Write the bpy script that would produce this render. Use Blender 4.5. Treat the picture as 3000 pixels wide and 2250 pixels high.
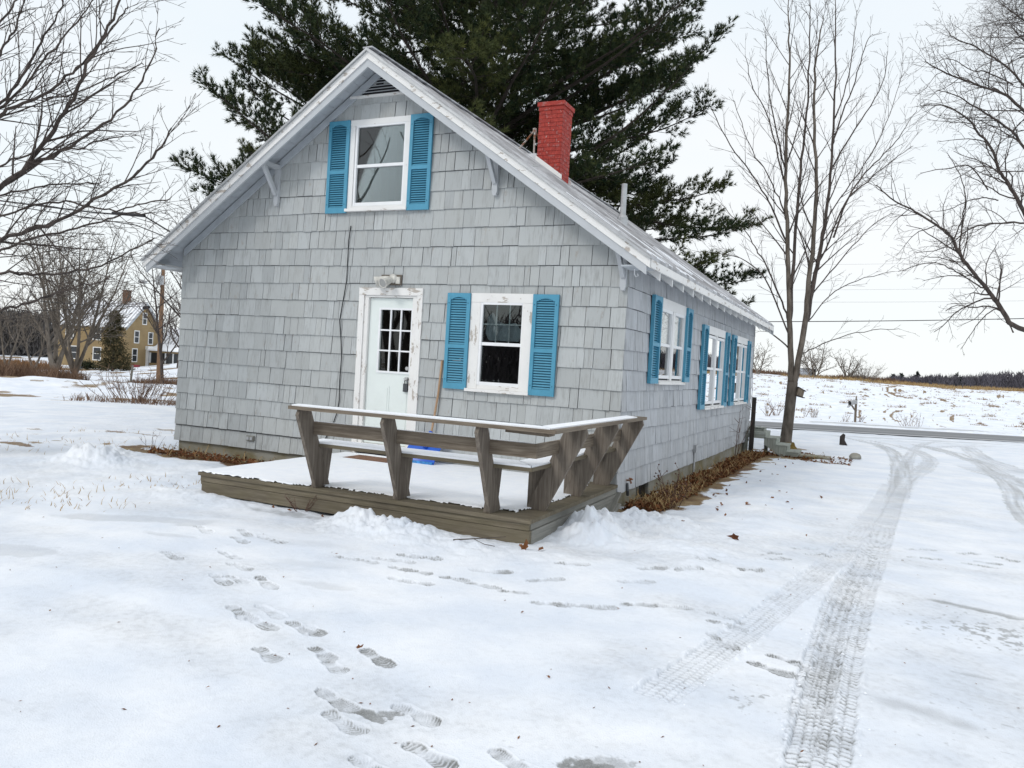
import bpy, math, random
import numpy as np
from mathutils import Matrix, Vector

for o in list(bpy.data.objects):
    bpy.data.objects.remove(o)
S = bpy.context.scene
COL = S.collection

# ------------------------------------------------------------------ camera
CAM = np.array([2.9998, -9.8278, 1.5754])
FPX, YAW, PITCH, ROLL = 2332.8, 0.4328, -0.0235, 0.0577      # focal length in pixels of a 3000 px wide frame

def cam_axes():
    cyw, syw = math.cos(YAW), math.sin(YAW)
    cp, sp = math.cos(PITCH), math.sin(PITCH)
    fw = np.array([-syw * cp, cyw * cp, sp])
    ri = np.array([cyw, syw, 0.0])
    up = np.cross(ri, fw)
    c, s = math.cos(ROLL), math.sin(ROLL)
    return c * ri + s * up, -s * ri + c * up, fw

RI, UP, FW = cam_axes()
cd = bpy.data.cameras.new('camera')
cam = bpy.data.objects.new('camera', cd)
COL.objects.link(cam)
cd.sensor_width = 36.0
cd.lens = FPX / 3000.0 * 36.0
cd.clip_start = 0.05
cd.clip_end = 8000
cam.matrix_world = Matrix(((RI[0], UP[0], -FW[0], CAM[0]), (RI[1], UP[1], -FW[1], CAM[1]),
                           (RI[2], UP[2], -FW[2], CAM[2]), (0, 0, 0, 1)))
S.camera = cam

# ------------------------------------------------------------------ sky, sun, exposure
SUN_EL, SUN_AZ = math.radians(38), math.radians(205)     # azimuth from +Y clockwise: behind the viewer, left
w = bpy.data.worlds.new('World')
S.world = w
w.use_nodes = True
nt = w.node_tree
nt.nodes.clear()
out = nt.nodes.new('ShaderNodeOutputWorld')
sky = nt.nodes.new('ShaderNodeTexSky')
sky.sky_type = 'NISHITA'
sky.sun_disc = False
sky.sun_elevation = SUN_EL
sky.sun_rotation = SUN_AZ
bg1 = nt.nodes.new('ShaderNodeBackground')
bg1.inputs['Strength'].default_value = 0.09
nt.links.new(sky.outputs[0], bg1.inputs['Color'])
tc = nt.nodes.new('ShaderNodeTexCoord')
sx = nt.nodes.new('ShaderNodeSeparateXYZ')
nt.links.new(tc.outputs['Generated'], sx.inputs[0])
rp = nt.nodes.new('ShaderNodeValToRGB')
rp.color_ramp.elements[0].position = 0.0
rp.color_ramp.elements[0].color = (0.935, 0.99, 0.99, 1)
rp.color_ramp.elements[1].position = 0.92
rp.color_ramp.elements[1].color = (1.16, 1.19, 1.24, 1)
e = rp.color_ramp.elements.new(0.22)
e.color = (0.85, 0.945, 1.0, 1)
e = rp.color_ramp.elements.new(0.48)
e.color = (0.79, 0.895, 0.985, 1)
nt.links.new(sx.outputs['Z'], rp.inputs[0])
no = nt.nodes.new('ShaderNodeTexNoise')
no.inputs['Scale'].default_value = 1.6
no.inputs['Detail'].default_value = 4
mp = nt.nodes.new('ShaderNodeMapping')
mp.inputs['Scale'].default_value = (1, 1, 3.0)
nt.links.new(tc.outputs['Generated'], mp.inputs[0])
nt.links.new(mp.outputs[0], no.inputs['Vector'])
mr = nt.nodes.new('ShaderNodeMapRange')
mr.inputs[1].default_value = 0.3
mr.inputs[2].default_value = 0.7
mr.inputs[3].default_value = 0.0
mr.inputs[4].default_value = 1.0
nt.links.new(no.outputs[0], mr.inputs[0])
mxc = nt.nodes.new('ShaderNodeMixRGB')
mxc.inputs[2].default_value = (1.0, 1.0, 1.0, 1)
ml = nt.nodes.new('ShaderNodeMath')
ml.operation = 'MULTIPLY'
ml.inputs[1].default_value = 0.75
nt.links.new(mr.outputs[0], ml.inputs[0])
nt.links.new(ml.outputs[0], mxc.inputs[0])
nt.links.new(rp.outputs[0], mxc.inputs[1])
bg2 = nt.nodes.new('ShaderNodeBackground')
bg2.inputs['Strength'].default_value = 1.0
nt.links.new(mxc.outputs[0], bg2.inputs['Color'])
mxs = nt.nodes.new('ShaderNodeMixShader')
mxs.inputs[0].default_value = 0.93
nt.links.new(bg1.outputs[0], mxs.inputs[1])
nt.links.new(bg2.outputs[0], mxs.inputs[2])
nt.links.new(mxs.outputs[0], out.inputs['Surface'])

sd = bpy.data.lights.new('sun', 'SUN')
sd.energy = 1.0
sd.angle = math.radians(15)
sd.color = (1.0, 0.97, 0.93)
sun = bpy.data.objects.new('sun', sd)
COL.objects.link(sun)
sv = Vector((math.sin(SUN_AZ) * math.cos(SUN_EL), math.cos(SUN_AZ) * math.cos(SUN_EL), math.sin(SUN_EL)))
sun.rotation_euler = sv.to_track_quat('Z', 'Y').to_euler()
sun.location = (0, -20, 30)
S.view_settings.view_transform = 'Standard'
S.view_settings.look = 'None'
S.view_settings.exposure = 0.07
S.view_settings.gamma = 1.0
S.view_settings.use_curve_mapping = False

# ------------------------------------------------------------------ helpers
def ray(u, v):
    return FW + (u - 1500.0) / FPX * RI - (v - 1125.0) / FPX * UP

def at(u, v, depth):
    "point seen at (u, v) that lies `depth` metres in front of the viewpoint"
    return CAM + ray(u, v) * depth

FH = np.array([-math.sin(YAW), math.cos(YAW)])     # horizontal heading and its right-hand normal
RH = np.array([math.cos(YAW), math.sin(YAW)])

def hashn(ix, iy, seed):
    h = (ix * 374761393 + iy * 668265263 + seed * 974634777) & 0x7fffffff
    h = ((h ^ (h >> 13)) * 1274126177) & 0x7fffffff
    h = h ^ (h >> 16)
    return (h & 0xffff) / 65535.0

def vnoise(x, y, seed=0):
    x = np.asarray(x, float); y = np.asarray(y, float)
    ix = np.floor(x).astype(np.int64); iy = np.floor(y).astype(np.int64)
    fx = x - ix; fy = y - iy
    fx = fx * fx * (3 - 2 * fx); fy = fy * fy * (3 - 2 * fy)
    a = hashn(ix, iy, seed); b = hashn(ix + 1, iy, seed)
    c = hashn(ix, iy + 1, seed); d = hashn(ix + 1, iy + 1, seed)
    return (a + (b - a) * fx) * (1 - fy) + (c + (d - c) * fx) * fy

def fbm(x, y, seed=0, octv=4):
    s = 0; a = 1.0; t = 0
    for k in range(octv):
        s = s + a * vnoise(x * 2 ** k + 17.3 * k, y * 2 ** k - 9.1 * k, seed + k)
        t += a; a *= 0.5
    return s / t

def sstep(a, b, x):
    t = np.clip((x - a) / (b - a), 0, 1)
    return t * t * (3 - 2 * t)

MOUNDS = [  # x, y, sx, sy, height: shovelled heaps and hollows round the house
    (0.38, -1.78, 0.36, 0.50, 0.21), (0.80, -1.05, 0.50, 0.45, 0.14), (0.45, -2.2, 0.24, 0.25, 0.08), (-4.0, -3.15, 0.9, 0.3, 0.05), (-0.4, -3.3, 1.6, 0.35, 0.03),
    (-1.62, -3.26, 0.38, 0.24, 0.125), (-1.05, -3.30, 0.44, 0.24, 0.09), (-0.6, -3.55, 0.8, 0.28, 0.035),
    (1.5, -2.2, 0.7, 0.5, 0.05), (-7.3, -1.9, 0.55, 0.40, 0.22), (-7.9, -1.1, 0.5, 0.4, 0.12),
    (-6.3, -1.3, 0.8, 0.5, 0.06), (-5.2, -2.2, 0.7, 0.5, 0.05), (1.5, 2.0, 0.35, 3.0, 0.05),
    (1.9, 0.3, 0.3, 1.2, 0.05),
]

def ground_z(x, y, fine=True):
    x = np.asarray(x, float); y = np.asarray(y, float)
    dx = x - CAM[0]; dy = y - CAM[1]
    q = dx * FH[0] + dy * FH[1]
    p = dx * RH[0] + dy * RH[1]
    d = np.hypot(dx, dy)
    zr = np.interp(q, [-50, 7, 11, 20, 30, 42, 48, 51, 60, 80, 100, 120, 160, 300, 3000],
                   [-.1, -.09, -.2, -.27, -.52, -.93, -.93, -.80, -.45, 1.0, 2.3, 3.05, 2.2, 1.4, 0.0])
    roll = sstep(0.12, 0.9, p / np.maximum(q, 1)) * sstep(60, 120, q)
    zr = zr - 0.55 * np.sin(np.pi * np.clip(p / np.maximum(q, 1) / 0.62 - 0.15, 0, 1)) * sstep(60, 120, q)
    zr = zr - .95 * sstep(.40, .58, p / np.maximum(q, 1)) * sstep(60, 118, q) * (1 - sstep(150, 220, q)) * .55
    zl = np.interp(d, [0, 6, 12, 20, 55, 105, 160, 400, 3000], [-.1, -.08, -.17, -.25, -1.0, -1.55, -1.5, -1.4, -1.0])
    k = sstep(-0.55, -0.22, p / np.maximum(np.abs(q), 1))
    z = zl * (1 - k) + zr * k
    # settled a little along the house walls
    hx = np.maximum(np.maximum(-7.74 - x, x), 0); hy = np.maximum(np.maximum(-y, y - 11.3), 0)
    hd = np.hypot(hx, hy)
    z = z - 0.04 * np.exp(-(hd / 0.6) ** 2)
    for (mx, my, s1, s2, h) in MOUNDS:
        z = z + h * np.exp(-((x - mx) / s1) ** 2 - ((y - my) / s2) ** 2)
    if fine:
        near = np.exp(-(d / 25.0) ** 2)
        z = z + (fbm(x * 0.7, y * 0.7, 3) - 0.5) * 0.07
        yard = sstep(-3.6, -2.6, y) * (1 - sstep(1.6, 2.6, x)) + sstep(0.4, 2.2, -4.3 - x)
        yard = np.clip(yard, 0, 1) * near
        lump = fbm(x * 3.1, y * 3.1, 11)
        mnd = np.zeros_like(z)
        for (mx, my, s1, s2, h) in MOUNDS[:11]:
            mnd = mnd + h * np.exp(-((x - mx) / s1 / 1.15) ** 2 - ((y - my) / s2 / 1.15) ** 2)
        z = z + np.clip(mnd, 0, .3) * (.75 * (np.abs(fbm(x * 5.2, y * 5.2, 15, 4) - .5) * 2 - .22) + .45 * (fbm(x * 14, y * 14, 16, 3) - .5))
        z = z + near * .010 * (fbm(x * 2.1, y * 2.1, 18, 3) - .5)
        z = z + near * (0.006 + 0.045 * yard) * (lump - 0.5) * 2 * 0.8
        z = z + near * 0.012 * yard * (fbm(x * 11, y * 11, 23, 3) - 0.5) * 2
        bank = np.exp(-((d - 43) / 3.0) ** 2) * (1 - k)
        z = z + bank * (0.15 + 0.75 * fbm(x * 0.45, y * 0.45, 31))
        fieldm = k * sstep(49, 54, q)
        z = z + fieldm * 0.25 * (fbm(x * 0.5, y * 0.5, 41) - 0.5)
    road = k * (1 - sstep(3.3, 4.0, np.abs(q - 45.0)))
    z = z * (1 - road) + (-1.0) * road
    return z

def gp(u, v, tries=400):
    "where the line of sight through (u, v) meets the ground"
    r = ray(u, v)
    t = 1.0
    f = lambda t: (CAM + r * t)[2] - float(ground_z(*(CAM + r * t)[:2], fine=False))
    lo = t
    while f(t) > 0 and t < 2000:
        lo = t; t *= 1.04
    hi = t
    for _ in range(40):
        m = 0.5 * (lo + hi)
        if f(m) > 0: lo = m
        else: hi = m
    return CAM + r * hi

OFF = {}     # object -> world position its vertices are measured from

def thing(name, label, cat, loc=(0, 0, 0), group=None, kind=None):
    o = bpy.data.objects.new(name, None)
    COL.objects.link(o)
    o.location = [float(c) for c in loc]
    o.empty_display_size = 0.2
    o['label'] = label
    if cat: o['category'] = cat
    if group: o['group'] = group
    if kind: o['kind'] = kind
    OFF[o.name] = np.array(loc, float)
    return o

def tag(o, label, cat=None, group=None, kind=None):
    o['label'] = label
    if cat: o['category'] = cat
    if group: o['group'] = group
    if kind: o['kind'] = kind
    return o

def structure(o, label=None):
    o['kind'] = 'structure'
    if label: o['label'] = label
    return o

RND = random.Random(7)
NR = np.random.default_rng(7)

class MB:
    "collects shapes and links them as ONE mesh object"
    def __init__(s):
        s.v = []; s.f3 = []; s.f4 = []; s.r = []; s.g = []; s.n = 0
    def add(s, V, F, rnd=None, guv=None):
        V = np.asarray(V, float).reshape(-1, 3)
        F = np.asarray(F, np.int64)
        (s.f4 if F.shape[1] == 4 else s.f3).append(F + s.n)
        s.v.append(V)
        if rnd is None: rnd = NR.random(3)
        rnd = np.asarray(rnd, float)
        if rnd.ndim == 1: rnd = np.tile(rnd, (len(V), 1))
        s.r.append(rnd)
        s.g.append(V if guv is None else np.asarray(guv, float))
        s.n += len(V)
        return s
    def box(s, lo, hi, T=None, rnd=None):
        lo = np.minimum(lo, hi); hi = np.maximum(np.asarray(lo, float), np.asarray(hi, float)) if False else np.asarray(hi, float)
        a, b = np.asarray(lo, float), hi
        V = np.array([[x, y, z] for x in (a[0], b[0]) for y in (a[1], b[1]) for z in (a[2], b[2])])
        F = [[0, 1, 3, 2], [4, 6, 7, 5], [0, 4, 5, 1], [2, 3, 7, 6], [0, 2, 6, 4], [1, 5, 7, 3]]
        order = np.argsort(-np.abs(b - a))
        G = V[:, order] + NR.random(3) * 20
        if T is not None: V = T(V)
        return s.add(V, F, rnd, G)
    def beam(s, p, q, width, thick, up=(0, 0, 1), rnd=None):
        "a board from p to q; `thick` is measured along `up`, `width` across it"
        p = np.asarray(p, float); q = np.asarray(q, float)
        d = q - p; L = np.linalg.norm(d); d = d / L
        up = np.asarray(up, float); sd_ = np.cross(d, up); sd_ = sd_ / np.linalg.norm(sd_); u2 = np.cross(sd_, d)
        T = lambda V: p + V[:, :1] * d + V[:, 1:2] * sd_ + V[:, 2:3] * u2
        return s.box((0, -width / 2, -thick / 2), (L, width / 2, thick / 2), T, rnd)
    def prism(s, poly, c0, c1, T=None, rnd=None):
        "polygon in (a, b) drawn out along c from c0 to c1; T maps (a, b, c)"
        P = np.asarray(poly, float); n = len(P)
        V = np.vstack([np.c_[P, np.full(n, c0)], np.c_[P, np.full(n, c1)]])
        G = V[:, np.argsort(-np.ptp(V, axis=0))] + NR.random(3) * 20
        if T is not None: V = T(V)
        rr = NR.random(3) if rnd is None else rnd
        for k in range(n):
            j = (k + 1) % n
            s.add(V[[k, j, n + j, n + k]], [[0, 1, 2, 3]], rr, G[[k, j, n + j, n + k]])
        for base in (0, n):
            F = [[0, k, k + 1] for k in range(1, n - 1)]
            s.add(V[base:base + n], F, rr, G[base:base + n])
        return s
    def tube(s, pts, rad, n=6, rnd=None, cap=True):
        P = np.asarray(pts, float); m = len(P)
        R = np.full(m, rad) if np.isscalar(rad) else np.asarray(rad, float)
        D = np.gradient(P, axis=0)
        D = D / np.maximum(np.linalg.norm(D, axis=1, keepdims=True), 1e-9)
        ref = np.array([0.0, 0, 1]) if abs(D[0][2]) < 0.9 else np.array([1.0, 0, 0])
        A = np.cross(D, ref); A = A / np.maximum(np.linalg.norm(A, axis=1, keepdims=True), 1e-9)
        B = np.cross(D, A)
        th = np.arange(n) * 2 * math.pi / n
        V = P[:, None, :] + R[:, None, None] * (np.cos(th)[None, :, None] * A[:, None, :] + np.sin(th)[None, :, None] * B[:, None, :])
        V = V.reshape(-1, 3)
        i = np.arange(m - 1)[:, None] * n; j = np.arange(n)[None, :]; j2 = (j + 1) % n
        F = np.stack([i + j, i + j2, i + n + j2, i + n + j], -1).reshape(-1, 4)
        s.add(V, F, rnd)
        if cap and n > 3:
            for base, flip in ((0, 1), ((m - 1) * n, 0)):
                idx = [[0, k, k + 1] if not flip else [0, k + 1, k] for k in range(1, n - 1)]
                s.add(V[base:base + n], idx, rnd)
        return s
    def lathe(s, prof, c, axis=(0, 0, 1), n=16, rnd=None):
        "profile of (radius, height) turned about `axis` through c"
        ax = np.asarray(axis, float); ax = ax / np.linalg.norm(ax)
        ref = np.array([1.0, 0, 0]) if abs(ax[0]) < 0.8 else np.array([0, 1.0, 0])
        a = np.cross(ax, ref); a /= np.linalg.norm(a); b = np.cross(ax, a)
        th = np.arange(n) * 2 * math.pi / n
        V = np.array([np.asarray(c) + ax * h + r * (math.cos(t) * a + math.sin(t) * b) for r, h in prof for t in th])
        m = len(prof)
        i = np.arange(m - 1)[:, None] * n; j = np.arange(n)[None, :]; j2 = (j + 1) % n
        F = np.stack([i + j, i + j2, i + n + j2, i + n + j], -1).reshape(-1, 4)
        return s.add(V, F, rnd)
    def build(s, name, mat, parent=None, smooth=False):
        me = bpy.data.meshes.new(name)
        V = np.concatenate(s.v); R = np.concatenate(s.r); G = np.concatenate(s.g)
        off = OFF[parent.name] if parent is not None else np.zeros(3)
        V = V - off
        f4 = np.concatenate(s.f4) if s.f4 else np.zeros((0, 4), np.int64)
        f3 = np.concatenate(s.f3) if s.f3 else np.zeros((0, 3), np.int64)
        me.vertices.add(len(V)); me.vertices.foreach_set('co', V.astype(np.float32).ravel())
        nl = f4.size + f3.size
        me.loops.add(nl); me.loops.foreach_set('vertex_index', np.concatenate([f4.ravel(), f3.ravel()]).astype(np.int32))
        nf = len(f4) + len(f3)
        st = np.concatenate([np.arange(len(f4)) * 4, len(f4) * 4 + np.arange(len(f3)) * 3]).astype(np.int32)
        me.polygons.add(nf); me.polygons.foreach_set('loop_start', st)
        me.polygons.foreach_set('loop_total', np.concatenate([np.full(len(f4), 4), np.full(len(f3), 3)]).astype(np.int32))
        me.polygons.foreach_set('use_smooth', np.full(nf, smooth))
        a = me.attributes.new('rnd', 'FLOAT_COLOR', 'POINT')
        a.data.foreach_set('color', np.c_[R, np.ones(len(R))].astype(np.float32).ravel())
        a = me.attributes.new('guv', 'FLOAT_VECTOR', 'POINT')
        a.data.foreach_set('vector', G.astype(np.float32).ravel())
        me.update(); me.validate()
        if mat is not None: me.materials.append(mat)
        o = bpy.data.objects.new(name, me)
        COL.objects.link(o)
        if parent is not None:
            o.parent = parent
        OFF[o.name] = off
        return o

# ------------------------------------------------------------------ materials
class NB:
    "tiny node-graph builder"
    def __init__(s, name):
        s.m = bpy.data.materials.new(name); s.m.use_nodes = True
        s.t = s.m.node_tree; s.t.nodes.clear()
        s.out = s.n('ShaderNodeOutputMaterial')
        s.p = s.n('ShaderNodeBsdfPrincipled')
        s.l(s.p.outputs[0], s.out.inputs['Surface'])
    def n(s, typ, **kw):
        x = s.t.nodes.new(typ)
        for k, v in kw.items():
            setattr(x, k, v)
        return x
    def l(s, a, b): s.t.links.new(a, b)
    def setv(s, sock, v):
        if isinstance(v, bpy.types.NodeSocket): s.l(v, sock)
        elif isinstance(v, tuple) and len(v) == 3 and sock.type == 'RGBA': sock.default_value = (*v, 1)
        else: sock.default_value = v
    def attr(s, name): return s.n('ShaderNodeAttribute', attribute_name=name)
    def obj(s): return s.n('ShaderNodeTexCoord').outputs['Object']
    def mapv(s, vec, scale): 
        m = s.n('ShaderNodeMapping'); s.l(vec, m.inputs[0]); m.inputs['Scale'].default_value = scale
        return m.outputs[0]
    def noise(s, vec, scale=5, detail=4, rough=0.55, dist=0.0):
        x = s.n('ShaderNodeTexNoise'); s.l(vec, x.inputs['Vector'])
        x.inputs['Scale'].default_value = scale; x.inputs['Detail'].default_value = detail
        x.inputs['Roughness'].default_value = rough; x.inputs['Distortion'].default_value = dist
        return x.outputs[0]
    def rng(s, v, a, b, c=0.0, d=1.0):
        x = s.n('ShaderNodeMapRange'); x.clamp = True
        s.l(v, x.inputs[0])
        for i, q in enumerate((a, b, c, d)): x.inputs[i + 1].default_value = q
        return x.outputs[0]
    def math(s, op, a, b=0.0):
        x = s.n('ShaderNodeMath', operation=op); s.setv(x.inputs[0], a); s.setv(x.inputs[1], b); return x.outputs[0]
    def mix(s, f, a, b, mode='MIX'):
        x = s.n('ShaderNodeMixRGB', blend_type=mode); s.setv(x.inputs[0], f); s.setv(x.inputs[1], a); s.setv(x.inputs[2], b)
        return x.outputs[0]
    def bump(s, h, strength=0.3, dist=0.01):
        b = s.n('ShaderNodeBump'); b.inputs['Strength'].default_value = strength; b.inputs['Distance'].default_value = dist
        s.l(h, b.inputs['Height']); s.l(b.outputs[0], s.p.inputs['Normal'])
    def done(s, color, rough=0.8, metal=0.0, spec=0.3):
        s.setv(s.p.inputs['Base Color'], color); s.setv(s.p.inputs['Roughness'], rough)
        s.setv(s.p.inputs['Metallic'], metal); s.setv(s.p.inputs['Specular IOR Level'], spec)
        return s.m

def plain(name, col, rough=0.7, metal=0.0, var=0.12, scale=6.0, spec=0.3):
    b = NB(name)
    f = b.noise(b.obj(), scale, 5)
    d = tuple(c * (1 - var) for c in col); h = tuple(min(1, c * (1 + var)) for c in col)
    return b.done(b.mix(b.rng(f, .3, .7), d, h), rough, metal, spec)

def shingle_mat(name, base, streak, amount):
    b = NB(name)
    r = b.attr('rnd'); sep = b.n('ShaderNodeSeparateColor'); b.l(r.outputs['Color'], sep.inputs[0])
    g = b.attr('guv').outputs['Vector']
    fine = b.noise(b.mapv(g, (1, 0.07, 1)), 48, 6, 0.62)
    broad = b.noise(b.mapv(g, (1, 0.30, 1)), 7, 5, 0.65)
    grime = b.noise(b.obj(), 0.55, 3)
    c = b.mix(b.rng(sep.outputs[0], 0, 1), tuple(x * 0.88 for x in base), tuple(x * 1.10 for x in base))
    c = b.mix(b.rng(b.math('ADD', fine, b.math('MULTIPLY', broad, .8)), 0.90, 1.18, 0, amount), c, streak)
    c = b.mix(b.rng(grime, .45, .75, 0, .22), c, tuple(x * 0.72 for x in base))
    worn = b.noise(b.mapv(g, (1, 0.4, 1)), 16, 6, 0.7)
    c = b.mix(b.rng(b.math('ADD', worn, b.math('MULTIPLY', sep.outputs[1], .12)), 0.70, 0.76, 0, .75), c, (0.33, 0.30, 0.27))
    tint = b.mix(b.rng(sep.outputs[2], 0, 1, 0, .35), c, (base[0] * 1.03, base[1] * 1.0, base[2] * 0.95), 'MIX')
    b.bump(fine, 0.25, 0.004)
    return b.done(tint, 0.75)

def wood_mat(name, a, c, dark, stretch=0.05, scale=14, green=0.0):
    b = NB(name)
    g = b.attr('guv').outputs['Vector']
    r = b.attr('rnd'); sep = b.n('ShaderNodeSeparateColor'); b.l(r.outputs['Color'], sep.inputs[0])
    gv = b.mapv(g, (stretch * 3, 1, 1))
    warp = b.noise(b.mapv(g, (0.5, 1, 1)), 3.0, 2)
    ring = b.n('ShaderNodeTexWave', wave_type='BANDS', bands_direction='Y')
    b.l(gv, ring.inputs['Vector']); ring.inputs['Scale'].default_value = 5
    ring.inputs['Distortion'].default_value = 14; ring.inputs['Detail'].default_value = 3; ring.inputs['Detail Scale'].default_value = 0.8
    fine = b.noise(b.mapv(g, (stretch, 1, 1)), scale * 5, 5, .6)
    blot = b.noise(b.mapv(g, (.4, 1, 1)), 4, 4)
    col = b.mix(b.rng(b.math('ADD', b.math('MULTIPLY', ring.outputs['Fac'], .14), b.math('MULTIPLY', fine, .95)), .34, .74), a, c)
    col = b.mix(b.rng(blot, .45, .75, 0, .55), col, dark)
    col = b.mix(b.rng(sep.outputs[0], 0, 1, 0, .3), col, tuple(x * .7 for x in a))
    if green:
        col = b.mix(b.rng(b.noise(b.mapv(g, (.5, 1, 1)), 6, 4), .42, .62, 0, green), col, (0.135, 0.12, 0.06))
    b.bump(fine, 0.35, 0.004)
    return b.done(col, 0.85)

def peeling(name, paint, under, amt=0.55, dirt=0.15):
    b = NB(name)
    g = b.attr('guv').outputs['Vector']
    n1 = b.noise(b.mapv(g, (.35, 1, 1)), 17, 7, .65)
    n2 = b.noise(g, 3.5, 3)
    m = b.rng(b.math('ADD', n1, b.math('MULTIPLY', n2, .45)), 1.0 - amt * .18, 1.03 - amt * .18)
    c = b.mix(b.rng(n2, .35, .7, 0, dirt * 2), paint, tuple(x * .8 for x in paint))
    c = b.mix(b.math('MULTIPLY', m, .85), c, under)
    b.bump(m, 0.2, 0.003)
    return b.done(c, .6)

M = {}
M['shingle_front'] = shingle_mat('shingle_front', (0.432, 0.452, 0.455), (0.235, 0.235, 0.23), .7)
M['shingle_side_skylit'] = shingle_mat('shingle_side_skylit', (0.455, 0.474, 0.50), (0.235, 0.24, 0.25), .9)  # more streaked; bluer, lighter base puts sky light on the side into colour
M['back_dark'] = plain('shadow_dark_sheathing', (0.07, 0.07, 0.075), .9)  # dark tone stands in for shadow in shingle gaps and course lines
M['concrete'] = (lambda b: (b.bump(b.noise(b.obj(), 40, 4), .3, .01), b.done(b.mix(b.rng(b.noise(b.mapv(b.obj(), (1, 1, 1.6)), 2.2, 5), .38, .66), (.34, .33, .29), (.22, .19, .11)), .9))[1])(NB('stained_concrete'))
M['white'] = peeling('white_trim_paint', (.80, .80, .79), (.40, .35, .29), .42)
M['white_worn'] = peeling('white_worn_paint', (.80, .79, .77), (.40, .35, .30), 1.0)
M['vinyl'] = plain('white_vinyl', (.82, .83, .84), .4, var=.03)
M['grey_trim'] = peeling('grey_trim_paint', (.50, .52, .54), (.30, .28, .26), .35)
M['soffit'] = plain('soffit_paint', (.44, .47, .50), .75, var=.1)
M['blue'] = plain('blue_shutter_paint', (.082, .295, .43), .45, var=.07)
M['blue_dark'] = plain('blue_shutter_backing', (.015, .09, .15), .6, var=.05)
M['door'] = plain('pale_mint_door_paint', (.74, .79, .765), .4, var=.02)
M['roof'] = (lambda b: b.done(b.mix(b.rng(b.noise(b.mapv(b.obj(), (.6, 1.5, .6)), 3.0, 6), .4, .62), (.30, .30, .31), (.52, .53, .55)), .55, .35))(NB('weathered_metal_roof'))
M['metal'] = plain('galvanised_metal', (.45, .46, .47), .4, .7, .15)
M['rust'] = (lambda b: b.done(b.mix(b.rng(b.noise(b.obj(), 9, 4), .42, .58), (.45, .43, .40), (.22, .08, .03)), .8))(NB('rusty_steel'))
M['black'] = plain('black_rubber', (.02, .02, .022), .6, var=.1)
M['chrome'] = plain('brushed_steel', (.6, .6, .6), .25, 1.0, .05)
M['dark_plastic'] = plain('dark_grey_plastic', (.06, .065, .07), .5)
M['wood_post'] = wood_mat('weathered_post_wood', (.12, .10, .082), (.25, .215, .178), (.075, .058, .045))
M['wood_rail'] = wood_mat('weathered_rail_wood', (.13, .102, .076), (.28, .235, .182), (.085, .062, .045))
M['wood_deck'] = wood_mat('mossy_deck_timber', (.125, .103, .072), (.235, .202, .148), (.062, .052, .036), green=.22)
M['wood_grey'] = wood_mat('grey_old_boards', (.20, .20, .18), (.32, .31, .28), (.12, .115, .10))
M['wood_green'] = wood_mat('pale_green_worn_boards', (.30, .33, .29), (.45, .47, .43), (.16, .15, .13))
M['wood_dark'] = wood_mat('dark_wet_post', (.035, .03, .028), (.07, .06, .055), (.02, .018, .016))
M['handle'] = wood_mat('pale_handle_wood', (.40, .25, .15), (.52, .35, .22), (.30, .18, .10))
M['blue_plastic'] = plain('blue_shovel_plastic', (.012, .10, .52), .35, var=.12, spec=.5)
M['bark'] = (lambda b: (b.bump(b.noise(b.mapv(b.obj(), (1, 1, .25)), 30, 5), .6, .02), b.done(b.mix(b.rng(b.noise(b.mapv(b.obj(), (1, 1, .3)), 9, 5), .35, .65), (.075, .062, .05), (.17, .145, .12)), .9))[1])(NB('grey_brown_bark'))
M['bark_dark'] = (lambda b: b.done(b.mix(b.rng(b.noise(b.mapv(b.obj(), (1, 1, .3)), 9, 4), .35, .65), (.045, .036, .032), (.10, .08, .07)), .9))(NB('dark_bark'))
M['bark_grey'] = (lambda b: b.done(b.mix(b.rng(b.noise(b.mapv(b.obj(), (1, 1, .3)), 4, 4), .35, .65), (.10, .085, .07), (.21, .18, .15)), .9))(NB('pale_grey_bark'))
M['moss'] = plain('moss', (.16, .11, .03), .95, var=.35, scale=12)
M['twig_red'] = plain('reddish_twigs', (.11, .06, .045), .9, var=.3)

def leafy(name, a, c):
    b = NB(name)
    sep = b.n('ShaderNodeSeparateColor'); b.l(b.attr('rnd').outputs['Color'], sep.inputs[0])
    col = b.mix(sep.outputs[0], a, c)
    return b.done(col, .75, spec=.2)
M['needles'] = leafy('pine_needles', (.013, .029, .013), (.098, .105, .028))
M['conifer'] = leafy('conifer_sprays', (.030, .034, .018), (.095, .075, .035))
M['dry_leaf'] = leafy('dry_brown_leaves', (.10, .038, .018), (.24, .105, .042))
M['straw'] = leafy('dry_straw', (.24, .15, .065), (.46, .33, .16))
M['brush'] = leafy('dry_brush', (.10, .06, .045), (.24, .155, .10))
M['far_wood'] = leafy('bare_far_wood', (.075, .068, .078), (.16, .14, .145))
M['far_pine'] = leafy('far_evergreens', (.018, .030, .026), (.045, .058, .045))
M['hedge'] = leafy('dark_hedge_leaves', (.012, .02, .012), (.035, .045, .02))

b = NB('clean_snow')
n1 = b.noise(b.obj(), 6, 5); n2 = b.noise(b.obj(), 60, 4)
b.bump(b.math('ADD', n1, b.math('MULTIPLY', n2, .4)), .25, .02)
M['snow'] = b.done(b.mix(b.rng(n1, .35, .7), (.84, .87, .92), (.90, .915, .94)), .6, spec=.2)

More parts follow.
